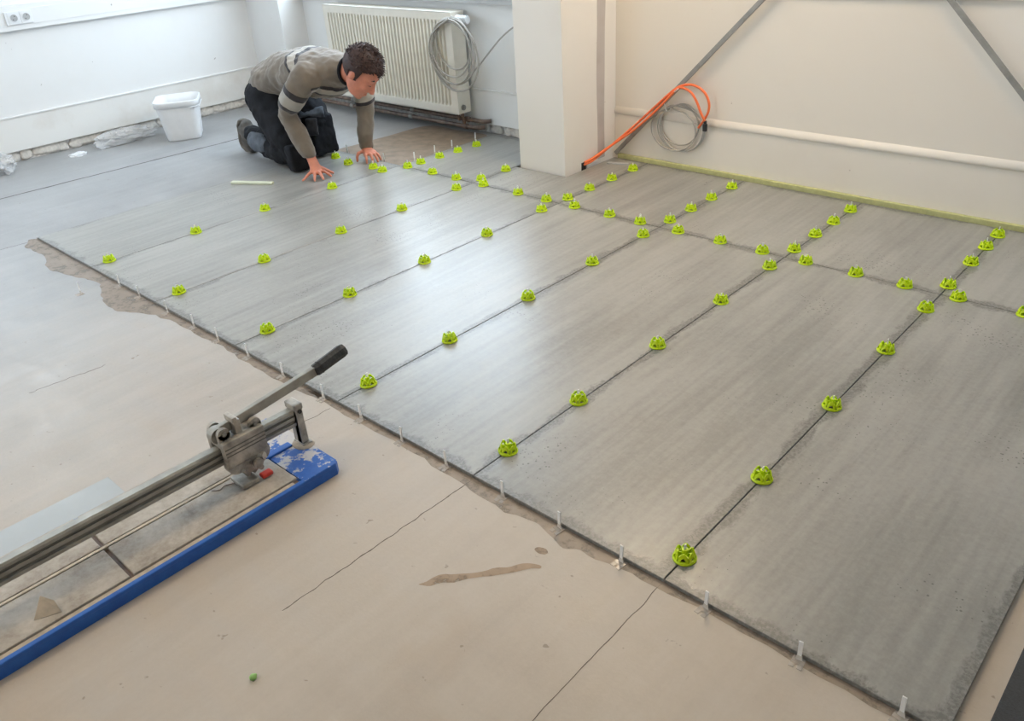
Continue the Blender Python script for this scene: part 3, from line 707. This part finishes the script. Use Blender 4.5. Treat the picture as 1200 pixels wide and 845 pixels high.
obj('thermostat_head', hd, 'white_plastic', vo)
dp = bmesh.new(); add_cyl(dp, (RX1, 2.475, .165), (RX1+.012, 2.475, .165), .017, seg=16); add_cyl(dp, (RX1+.012, 2.475, .165), (RX1+.02, 2.475, .165), .009, seg=6)
obj('drain_plug', dp, 'steel_dull', rad)
for x in (.40, .44): obj('riser', tube([(x, 2.50, RZ0), (x, 2.50, .10), (x, 2.51, .055+(.44-x)*.4)], .011, 10), 'pipe', rad)
for y, z, x1, lab in ((2.535, .075, .60, 'upper of two brown heating pipes along the wall under the radiator'), (2.515, .035, .56, 'lower of two brown heating pipes along the wall under the radiator')):
    p = thing('heating_pipe', lab, 'pipe', (0, y, z), 'heating pipes under the radiator')
    obj('pipe_run', tube(catmull([(-1.22, y, z), (-.4, y, z), (.3, y, z), (x1-.05, y, z), (x1, y+.004, z+.002), (x1+.03, y+.03, z+.004)], 6), .013, 12), 'pipe', p, True)
    for x in (-.75, -.1, .43): obj('joint_sleeve', cyl((x, y, z), (x+.035, y, z), .017, seg=14), 'pipe' if x > 0 else 'steel_dull', p, True)
    for x in (-.5, .2): obj('pipe_bracket', box((x-.008, y, z-.016), (x+.008, YB-.005, z-.013)), 'steel_dull', p)
# cable hung on the thermostat
pts = []
c0 = Vector((.50, 2.415, .53))
for k in range(6):
    rx = (.15, .19, .165, .205, .175, .198)[k]; rz = (.150, .190, .165, .205, .18, .198)[k]
    for j in range(12):
        a = PI/2-2*PI*j/12; top = .708-(.006*k)
        x = .500+rx*math.cos(a)+.014*math.sin(k*3); z = top-rz+rz*math.sin(a)
        y = 2.418-.004*((k*3) % 7)+.0*j
        if math.cos(a) > .1: y = 2.418-.004*((k*3) % 7)
        pts.append((x, y, z))
pts += [(.505, 2.39, .70), (.34, 2.39, .60), (.31, 2.392, .47), (.40, 2.395, .36), (.52, 2.40, .325), (.63, 2.44, .40), (.73, 2.50, .52), (.80, 2.54, .60), (.90, 2.565, .665), (1.02, 2.57, .72), (1.15, 2.57, .76)]
tag(obj('cable_coil', tube(catmull(pts, 5), .0052, 7), 'grey_cable', None, True), 'grey cable looped over the thermostat valve at the end of the radiator', 'cable')

# ------------------------------------------------------------------ wall braces and cables on the cream wall
def brace(x0, z0, x1, z1, label, y=YB-.028):
    t = thing('diagonal_brace', label, 'brace', (x0, y, z0), 'diagonal wall braces'); d = Vector((x1-x0, 0, z1-z0)); L_ = d.length
    R = Matrix.Translation((x0, y, z0)) @ Matrix.Rotation(-math.atan2(d.z, d.x), 4, 'Y')
    obj('flat_bar', box((0, -.004, -.011), (L_, .004, .011), R, bevel=.001), 'steel_dull', t)
    obj('web_bar', box((0, .004, -.011), (L_, .008, -.008), R), 'steel_dull', t)
    for k in range(1, 7): obj('bolt', box((L_*k/7-.006, -.008, -.006), (L_*k/7+.006, -.004, .006), R, bevel=.001), 'steel_dull', t)
    return t
brace(1.604, .022, 4.15, 2.6, 'dull steel brace rising from the floor beside the white column')
brace(2.09, 1.998, 4.03, .06, 'dull steel brace slanting down across the cream wall, far from the column', YB-.048)
def yline(l): return [(x, y, z) for x, y, z in l]
oc = thing('orange_cable', 'two bound orange cables bowed from the column foot up over the steel brace', 'cable', (1.59, 2.29, .03))
A = [(1.586, 2.285, .02), (1.60, 2.34, .03), (1.615, 2.42, .06), (1.66, 2.49, .115), (1.74, 2.52, .19), (1.86, 2.53, .30), (1.95, 2.53, .38), (2.01, 2.53, .425), (2.07, 2.53, .443), (2.12, 2.53, .437), (2.165, 2.53, .41), (2.19, 2.53, .365), (2.188, 2.53, .32), (2.165, 2.53, .275), (2.135, 2.535, .235)]
B = [(1.586, 2.29, .032), (1.602, 2.35, .045), (1.62, 2.43, .072), (1.675, 2.49, .12), (1.76, 2.515, .185), (1.88, 2.52, .29), (1.96, 2.52, .37), (2.01, 2.52, .418), (2.05, 2.52, .425), (2.095, 2.52, .405), (2.13, 2.52, .36), (2.15, 2.52, .32), (2.175, 2.525, .275)]
obj('cable', tube(catmull(A, 8), .0065, 8), 'orange', oc, True); pb = obj('cable', tube(catmull(B, 8), .0065, 8), 'orange', oc, True)
pl = bmesh.new(); add_box(pl, (2.168, 2.518, .225), (2.188, 2.534, .262), bevel=.002); add_box(pl, (2.171, 2.52, .262), (2.184, 2.532, .278), bevel=.002); obj('plug', pl, 'black', pb)
obj('cable_tie', tube(catmull([(2.0, 2.51, .405), (2.02, 2.51, .42), (2.015, 2.54, .43), (1.995, 2.54, .415), (2.0, 2.51, .405)], 4), .002, 6), 'white_plastic', oc)
pts = []
for k in range(4):
    cx, cz, rx, rz = 2.005+(.0, -.03, .018, .012)[k], .228-(.0, .028, .012, .02)[k], (.115, .135, .13, .142)[k], (.105, .108, .122, .112)[k]
    for j in range(12):
        a = PI/2-2*PI*j/12; pts.append((cx+rx*math.cos(a), 2.560-.003*((k*3) % 4), cz+rz*math.sin(a)))
gc = thing('grey_cable_coil', 'round coil of thin grey cable hanging from the steel brace on the cream wall', 'cable', (2.0, 2.55, .12))
obj('cable', tube(catmull(pts, 5), .0042, 7), 'grey_cable', gc, True)
obj('cable_tie', tube(catmull([(1.93, 2.53, .335), (1.945, 2.53, .30), (1.95, 2.56, .30), (1.935, 2.56, .335)], 4), .002, 6), 'white_plastic', gc)
tag(obj('grey_offcut', poly_plate([(1.64, 2.425), (1.70, 2.44), (1.755, 2.47), (1.74, 2.485), (1.69, 2.465), (1.635, 2.45)], -.0, .006), 'sill'), 'small flat grey offcut lying on the slab by the column foot', 'offcut')

# ------------------------------------------------------------------ socket block on the trunking
so = thing('double_socket', 'white double wall socket set in the trunking on the left wall', 'socket', (XL+.036, .77, .834))
obj('housing', box((XL+.036, .690, .795), (XL+.046, .848, .872), bevel=.003), 'white_plastic', so)
for y in (.739, .812):
    pb_ = obj('socket_plate', box((XL+.046, y-.034, .799), (XL+.0485, y+.034, .868), bevel=.001), 'white_plastic', so)
    bm = bmesh.new(); N = 24
    R0 = [[bm.verts.new((XL+xx, y+r*math.cos(2*PI*k/N), .834+r*math.sin(2*PI*k/N))) for k in range(N)] for r, xx in ((.0235, .0487), (.0235, .0515), (.0205, .0515), (.0205, .0490))]
    for a, b in zip(R0, R0[1:]):
        for k in range(N): bm.faces.new((a[k], a[(k+1) % N], b[(k+1) % N], b[k]))
    obj('socket_ring', bm, 'white_plastic', pb_)
    obj('socket_well', cyl((XL+.0485, y, .834), (XL+.0492, y, .834), .0205, seg=24), 'sill', pb_)
    for dz in (-.0095, .0095): obj('pin_hole', cyl((XL+.0490, y+dz*.6, .834+dz), (XL+.0497, y+dz*.6, .834+dz), .003, seg=8), 'black', pb_)

# ------------------------------------------------------------------ bucket, bags, scraps
def rounded(w, d, r, z, ang, c, n=6):
    out = []
    for sx, sy, a0 in ((1, 1, 0), (-1, 1, PI/2), (-1, -1, PI), (1, -1, 3*PI/2)):
        for k in range(n+1):
            a = a0+PI/2*k/n; x = sx*(w/2-r)+r*math.cos(a); y = sy*(d/2-r)+r*math.sin(a)
            out.append((c[0]+x*math.cos(ang)-y*math.sin(ang), c[1]+x*math.sin(ang)+y*math.cos(ang), z))
    return out
bang = math.atan2(.24, .15); bc = (-1.262, 1.458)
H = .262
levels = [(.215, .235, .05, 0), (.225, .245, .055, .012), (.272, .295, .062, H-.045), (.272, .295, .062, H-.040), (.292, .315, .065, H-.038), (.295, .318, .066, H-.004), (.292, .315, .065, H), (.284, .307, .062, H), (.268, .290, .060, H-.045), (.222, .242, .052, .016), (.20, .22, .05, .010)]
bm = bmesh.new(); rg = [[bm.verts.new(p) for p in rounded(w, d, r, ZF+z, bang, bc)] for w, d, r, z in levels]
for a, b in zip(rg, rg[1:]):
    n = len(a)
    for k in range(n): bm.faces.new((a[k], a[(k+1) % n], b[(k+1) % n], b[k]))
bm.faces.new(list(reversed(rg[0]))); bm.faces.new(rg[-1])
bk = thing('bucket', 'empty white square plastic bucket by the left wall', 'bucket', (bc[0], bc[1], ZF))
obj('bucket_body', bm, 'white_plastic', bk, True)
hp = rounded(.298, .321, .066, ZF+H-.03, bang, bc); 
hm = bmesh.new(); add_tube(hm, [Vector(p)+Vector((0, 0, -.012)) for p in hp[21:]+hp[:1]], .003, 6); obj('bail_handle', hm, 'white_plastic', bk, True)
def crumple(c, r, seed, amp=.35, flat=ZF, voxel=None, seg=40):
    bm = bmesh.new(); add_ell(bm, (0, 0, 0), (1, 1, 1), seg=seg, rings=seg//2)
    for v in bm.verts:
        p = v.co.copy(); k = 1+amp*noise.noise(p*2.2+Vector((seed, 0, 0)))+amp*.6*abs(noise.noise(p*5+Vector((0, seed, 0))))
        v.co = Vector((p.x*r[0], p.y*r[1], p.z*r[2]))*k+Vector(c)
        if v.co.z < flat: v.co.z = flat
        if v.co.x < XL+.008: v.co.x = XL+.008
    return bm
bg_ = crumple((-1.52, 1.14, .02), (.075, .19, .055), 4.2, .4)
tag(obj('plastic_bag', bg_, 'bag'), 'crumpled clear plastic bag on floor beside the white bucket', 'plastic bag')
tag(obj('plastic_bag', crumple((-1.52, .30, .03), (.12, .12, .07), 9.4, .4), 'bag'), 'clear plastic bag lying below the double socket', 'plastic bag')
tag(obj('paper_scrap', crumple((-1.47, .80, ZF+.006), (.035, .05, .012), 2.2, .6, seg=20), 'white_plastic'), 'small crumpled white scrap lying on the floor near the wall', 'scrap')
bar = bmesh.new(); a, b = Vector((.059, 1.032)), Vector((.284, 1.155)); d = (b-a).normalized(); s = Vector((-d.y, d.x))*.014
add = poly_plate([a-s, b-s, b+s, a+s], 0, .013); bmesh.ops.bevel(add, geom=[e for e in add.edges], offset=.002, segments=1, affect='EDGES')
tag(obj('levelling_bar', add, 'pale_green'), 'short pale green plastic bar lying on slab beside kneeling man', 'bar'); bar.free()
tag(obj('green_crumb', crumple((3.101, -.742, ZF+.004), (.007, .008, .007), 1.1, .4, seg=12), 'green_bit', None, True), 'tiny green plastic crumb on the bare beige floor', 'crumb')
tag(obj('floor_mat', box((4.243, -.9, ZF), (4.70, .95, ZF+.008), bevel=.002), 'mat'), 'dark grey mat lying on floor beside the last slab', 'mat')

# ------------------------------------------------------------------ the kneeling man
man = thing('person', 'man in striped taupe sweater and black work trousers kneeling on hands and knees', 'person', (0, 1.55, 0))
V = Vector
SPINE = [((-.20, 1.56, .405), .15, .115), ((-.10, 1.56, .455), .178, .130), ((.06, 1.56, .505), .170, .128), ((.22, 1.56, .535), .185, .125), ((.36, 1.565, .545), .19, .115), ((.46, 1.57, .55), .14, .095), ((.55, 1.57, .562), .078, .074)]
ARM_N = [((.405, 1.415, .545), .080, .080), ((.36, 1.365, .475), .076, .074), ((.295, 1.345, .40), .066, .066), ((.245, 1.350, .335), .056, .058), ((.285, 1.363, .25), .053, .054), ((.33, 1.375, .17), .047, .047), ((.352, 1.38, .122), .043, .043)]
ARM_F = [((.405, 1.715, .54), .076, .076), ((.41, 1.755, .46), .070, .070), ((.40, 1.775, .37), .060, .060), ((.39, 1.775, .29), .053, .054), ((.378, 1.772, .20), .049, .050), ((.367, 1.77, .12), .044, .044), ((.362, 1.77, .072), .041, .041)]
LEG_N = [((-.13, 1.475, .37), .13, .13), ((-.03, 1.45, .28), .125, .122), ((.09, 1.425, .17), .108, .105), ((.175, 1.41, .09), .085, .085), ((.05, 1.42, .085), .088, .082), ((-.12, 1.44, .092), .088, .085), ((-.29, 1.465, .098), .070, .072), ((-.40, 1.48, .105), .056, .060)]
LEG_F = [((-.13, 1.645, .37), .13, .13), ((-.06, 1.66, .28), .125, .122), ((.0, 1.675, .17), .108, .105), ((.015, 1.68, .09), .085, .085), ((-.10, 1.685, .085), .085, .08), ((-.24, 1.70, .085), .066, .066), ((-.38, 1.72, .095), .056, .058), ((-.46, 1.73, .11), .052, .055)]
def shrink(L, k): return [(p, a*k, b*k) for p, a, b in L]
# head frame
HC = V((.690, 1.56, .562))
HR = Matrix.Rotation(math.radians(24), 4, 'Z') @ Matrix.Rotation(math.radians(48), 4, 'Y') @ Matrix.Rotation(math.radians(-4), 4, 'X')
HM = Matrix.Translation(HC) @ HR
def add_head(bm):
    add_ell(bm, (-.012, 0, .032), (.099, .079, .092), HM, 28, 20)
    add_ell(bm, (.026, 0, -.03), (.072, .066, .085), HM, 24, 16)
    add_ell(bm, (.036, 0, -.085), (.050, .048, .034), HM)
    add_ell(bm, (.066, 0, -.100), (.022, .024, .020), HM)
    add_ell(bm, (.074, 0, .028), (.020, .055, .014), HM)
    for s in (-1, 1):
        add_ell(bm, (.062, s*.034, -.026), (.030, .026, .026), HM)
        add_ell(bm, (-.008, s*.079, -.008), (.019, .009, .031), HM); add_ell(bm, (-.002, s*.074, -.022), (.012, .010, .016), HM)
        add_ell(bm, (.082, s*.030, .004), (.010, .014, .009), HM)
        add_ell(bm, (.100, s*.010, -.034), (.010, .009, .008), HM)
    add_tube(bm, [HM @ V(p) for p in ((.088, 0, .018), (.097, 0, .0), (.107, 0, -.02), (.114, 0, -.033), (.104, 0, -.042))], [.008, .009, .011, .013, .009], 10)
    add_tube(bm, [HM @ V(p) for p in ((.076, -.026, -.066), (.089, -.012, -.069), (.092, 0, -.068), (.089, .012, -.069), (.076, .026, -.066))], [.004, .007, .008, .007, .004], 8)
    add_tube(bm, [HM @ V(p) for p in ((.074, -.020, -.079), (.085, -.010, -.081), (.088, 0, -.081), (.085, .010, -.081), (.074, .020, -.079))], [.004, .006, .007, .006, .004], 8)
    add_limb(bm, [((.53, 1.568, .552), .058, .058), ((.60, 1.567, .558), .056, .060), ((.655, 1.566, .566), .054, .060)])
def finger(bm, pts, r):
    pts = [V(p) for p in pts]; add_limb(bm, [(p, r*(1-.10*i), r*(1-.10*i)) for i, p in enumerate(pts)], side=(0, 0, 1), seg=10)
def add_hands(bm):
    # near (right) hand: wrist at cuff, fingers spread flat on the slab
    add_limb(bm, [((.345, 1.378, .145), .030, .026), ((.362, 1.380, .10), .029, .023), ((.378, 1.381, .065), .036, .020), ((.392, 1.378, .040), .043, .017), ((.402, 1.374, .026), .042, .014)], side=(-.25, .95, 0))
    finger(bm, [(.385, 1.345, .035), (.392, 1.320, .028), (.396, 1.292, .014), (.398, 1.276, .008)], .0095)      # little finger, toward the camera
    finger(bm, [(.400, 1.358, .030), (.428, 1.340, .030), (.448, 1.322, .018), (.460, 1.312, .008)], .0105)
    finger(bm, [(.405, 1.375, .030), (.440, 1.368, .032), (.466, 1.360, .020), (.482, 1.355, .009)], .0108)
    finger(bm, [(.402, 1.392, .032), (.434, 1.402, .032), (.460, 1.410, .019), (.474, 1.414, .009)], .0105)
    finger(bm, [(.380, 1.405, .050), (.398, 1.428, .034), (.420, 1.446, .018), (.436, 1.456, .010)], .0115)      # thumb
    # far (left) hand, fingers bent on their tips
    add_limb(bm, [((.360, 1.770, .095), .029, .026), ((.366, 1.765, .068), .028, .024), ((.388, 1.755, .055), .035, .019), ((.412, 1.748, .050), .041, .016), ((.425, 1.745, .048), .041, .014)], side=(.3, .95, 0))
    finger(bm, [(.372, 1.725, .054), (.366, 1.700, .050), (.368, 1.686, .030), (.372, 1.682, .010)], .0115)      # thumb
    finger(bm, [(.415, 1.712, .048), (.440, 1.697, .046), (.452, 1.690, .026), (.452, 1.688, .009)], .0105)
    finger(bm, [(.425, 1.732, .048), (.456, 1.722, .048), (.474, 1.716, .028), (.478, 1.714, .009)], .0108)
    finger(bm, [(.428, 1.752, .048), (.460, 1.748, .046), (.480, 1.745, .026), (.486, 1.744, .009)], .0105)
    finger(bm, [(.424, 1.772, .046), (.450, 1.775, .042), (.468, 1.776, .022), (.474, 1.776, .008)], .0095)
bm = bmesh.new()
add_limb(bm, shrink(SPINE, .84)); add_limb(bm, shrink(ARM_N, .72)); add_limb(bm, shrink(ARM_F, .72)); add_limb(bm, shrink(LEG_N, .78)); add_limb(bm, shrink(LEG_F, .78))
add_head(bm); add_hands(bm)
obj('body', remesh(bm, .0048, 3, .5), 'skin', man, True)
def fold(bm, amp, sc, seed):
    bm.normal_update()
    for v in bm.verts:
        p = v.co*sc+V((seed, seed*.7, 0)); v.co += v.normal*(amp*(noise.noise(p)*.7+noise.noise(p*2.3)*.4-.4*abs(noise.noise(p*1.6))))
# sweater
bm = bmesh.new(); add_limb(bm, SPINE); add_limb(bm, ARM_N); add_limb(bm, ARM_F)
add_ell(bm, (.40, 1.565, .475), (.10, .13, .075))            # chest hanging forward
add_ell(bm, (.30, 1.565, .455), (.14, .13, .06))
sw = remesh(bm, .0075, 6, .5); fold(sw, .014, 7, 3.3); fold(sw, .008, 17, 6.3)
# open the cuffs and the collar
kill = [f for f in sw.faces if (f.calc_center_median()-V((.352, 1.38, .118))).length < .048 and f.calc_center_median().z < .112]
kill += [f for f in sw.faces if (f.calc_center_median()-V((.362, 1.77, .066))).length < .048 and f.calc_center_median().z < .060]
bmesh.ops.delete(sw, geom=kill, context='FACES')
def seg_dist(p, L):
    best = (9, 0)
    for i in range(len(L)-1):
        a, b = V(L[i][0]), V(L[i+1][0]); t = max(0, min(1, (p-a).dot(b-a)/(b-a).length_squared)); r = L[i][1]+(L[i+1][1]-L[i][1])*t
        d = (p-a.lerp(b, t)).length/r
        if d < best[0]: best = (d, i+t)
    return best
lay = sw.verts.layers.float.new('stripe')
for v in sw.verts:
    p = v.co; dT = seg_dist(p, SPINE)[0]; dN = seg_dist(p, ARM_N[:4]); dF = seg_dist(p, ARM_F[:4]); lowN = seg_dist(p, ARM_N[3:]); lowF = seg_dist(p, ARM_F[3:])
    s = p.x+1.1*(p.z-.55); cT = (s-.31)/.075
    best = min(dT*.93, dN[0], dF[0], lowN[0], lowF[0])
    if best == dT*.93: c = cT
    elif best == dN[0]:
        a, b = V(ARM_N[0][0]), V(ARM_N[3][0]); c = (.74-(p-a).dot(b-a)/(b-a).length_squared)/.36
    elif best == dF[0]:
        a, b = V(ARM_F[0][0]), V(ARM_F[3][0]); c = (.80-(p-a).dot(b-a)/(b-a).length_squared)/.27
    else: c = -3
    v[lay] = max(-2, min(2, c))
swo = obj('sweater', sw, 'sweater', man, True); so_ = swo.modifiers.new('thick', 'SOLIDIFY'); so_.thickness = .003; so_.offset = -1
# collar
bm = bmesh.new(); cpts = []
cc = V((.578, 1.567, .556)); ax = V((.98, 0, .16)).normalized(); e1 = V((0, 1, 0)); e2 = ax.cross(e1)
for k in range(24):
    t = 2*PI*k/24; cpts.append(cc+e1*.066*math.cos(t)+e2*.068*math.sin(t)+ax*(.012*math.sin(t)))
add_tube(bm, cpts+[cpts[0]], .009, 8); obj('collar', bm, MAT['trousers'], swo, True)
# trousers
bm = bmesh.new(); add_limb(bm, LEG_N); add_limb(bm, LEG_F); add_limb(bm, [((-.235, 1.56, .34), .155, .10), ((-.17, 1.56, .385), .172, .118), ((-.06, 1.56, .415), .165, .105)])
tr_ = remesh(bm, .008, 5, .5); fold(tr_, .014, 9, 8.1); fold(tr_, .007, 22, 2.1)
for v in tr_.verts:
    if v.co.z < .003 and v.co.x > -.03: v.co.z = .003
tro = obj('trousers', tr_, 'trousers', man, True)
def wrap_patch(name, c, r, m, nrm, seed):
    bm = bmesh.new(); add_ell(bm, (0, 0, 0), (1, 1, 1), seg=20, rings=12)
    for v in bm.verts:
        k = 1+.12*noise.noise(v.co*2+V((seed, 0, 0))); v.co = V((v.co.x*r[0], v.co.y*r[1], v.co.z*r[2]))*k
    q = V(nrm).to_track_quat('X', 'Z').to_matrix().to_4x4(); bmesh.ops.transform(bm, matrix=Matrix.Translation(c) @ q, verts=bm.verts); return obj(name, bm, m, tro, True)
def chunky(name, c, half, m, nrm, parent, bev=.012):
    q = V(nrm).to_track_quat('X', 'Z').to_matrix().to_4x4(); bm = box([-h for h in half], half, Matrix.Translation(c) @ q, bevel=bev)
    bm2 = remesh(bm, .006, 5); fold(bm2, .008, 18, c[0]*9)
    for v in bm2.verts: v.co.z = max(v.co.z, .001)
    return obj(name, bm2, m, parent, True)
wrap_patch('shin_patch', V((-.19, 1.385, .115)), (.026, .15, .055), 'patch', (-.15, -.9, .35), 2)
kp = chunky('knee_pad', V((.205, 1.405, .080)), (.040, .072, .075), 'trousers', (.96, -.1, .12), tro, .02)
kf = chunky('knee_pad', V((.055, 1.675, .125)), (.045, .085, .115), 'trousers', (.98, -.05, .10), tro, .02)
chunky('pocket', V((.085, 1.60, .19)), (.014, .035, .05), 'pocket', (.75, -.6, .2), tro, .006)
chunky('holster_pocket', V((.045, 1.64, .255)), (.03, .075, .028), 'patch', (.6, -.4, .75), tro, .008)
# boots, toes tucked under
def boot(ank, seed):
    ax_, ay, az = ank; bm = bmesh.new()
    add_limb(bm, [((ax_+.03, ay, az), .052, .054), ((ax_-.02, ay, az+.01), .055, .056), ((ax_-.055, ay, az+.02), .048, .05)])
    add_limb(bm, [((ax_-.03, ay, az+.055), .040, .036), ((ax_-.045, ay, az+.0), .044, .042), ((ax_-.035, ay, az-.05), .050, .040), ((ax_-.005, ay, az-.083), .046, .030)])
    b = remesh(bm, .008, 4); fold(b, .005, 16, seed)
    for v in b.verts:
        if v.co.z < ZF+.002: v.co.z = ZF+.002
    bo = obj('boot', b, 'boot', man, True)
    sm = bmesh.new(); q = [(ax_-.068, az+.082, .034), (ax_-.088, az+.05, .040), (ax_-.092, az+.0, .038), (ax_-.090, az-.04, .046), (ax_-.070, az-.08, .048), (ax_-.040, az-.105, .040), (ax_-.012, az-.113, .030)]
    add_limb(sm, [((x, ay, max(z, ZF+.012)), w, .011) for x, z, w in q], side=(0, 1, 0)); so2 = remesh(sm, .006, 2)
    for v in so2.verts:
        if v.co.z < ZF: v.co.z = ZF
    obj('sole', so2, 'sole', bo, True)
boot((-.43, 1.485, .105), 2.); boot((-.49, 1.735, .112), 5.)
# hair
bm = bmesh.new(); vs = add_ell(bm, (0, 0, 0), (1, 1, 1), seg=64, rings=40)
drop = []
for v in bm.verts:
    p = v.co.copy(); loc = V((-.014+p.x*.106, p.y*.087, .036+p.z*.100)); v.co = loc
for f in bm.faces:
    c = f.calc_center_median()
    front = c.x > .045 and c.z < .062+.10*(c.x-.045)*0+.004*math.sin(c.y*200)
    side = c.x > -.002 and c.z < .022+.75*(c.x) and abs(c.y) > .03
    burn = (.0 < c.x < .022 and c.z > -.03)
    low = c.z < -.05 or (c.z < -.005 and -.03 < c.x <= .0) 
    if (front or (side and not burn) or low): drop.append(f)
bmesh.ops.delete(bm, geom=drop, context='FACES')
bm.normal_update()
for v in bm.verts:
    p = v.co; k = noise.noise(p*60)*.5+noise.noise(p*130)*.5; topf = max(0, min(1, (p.z-.03)/.07)); v.co = p+v.normal*(.003+(.003+.006*topf)*max(-.3, k))
hm_ = bpy.data.meshes.new('hair'); 
# tufts
rt = random.Random(5)
base_pts = [(v.co.copy(), v.normal.copy()) for v in bm.verts if v.co.z > .03]
for k in range(520):
    p, n = base_pts[rt.randrange(len(base_pts))]
    d = (n*.7+V((.5, rt.uniform(-.6, .6), rt.uniform(-.2, .5)))).normalized(); l = rt.uniform(.008, .019)
    add_cyl(bm, p-n*.003, p+d*l, rt.uniform(.0025, .0045), .0006, seg=5)
bmesh.ops.transform(bm, matrix=HM, verts=bm.verts)
ho = obj('hair', bm, 'hair', man, True); sm_ = ho.modifiers.new('thick', 'SOLIDIFY'); sm_.thickness = .003; sm_.offset = -1
for s in (-1, 1):
    eb = tube([HM @ V(p) for p in ((.084, s*.014, .030), (.088, s*.028, .034), (.080, s*.046, .030))], [.003, .0042, .002], 6); obj('eyebrow', eb, 'hair', man, True)
    el = tube([HM @ V(p) for p in ((.0895, s*.020, .001), (.092, s*.030, -.002), (.086, s*.042, .0005))], [.0012, .0018, .0012], 6); obj('eyelashes', el, 'hair', man, True)
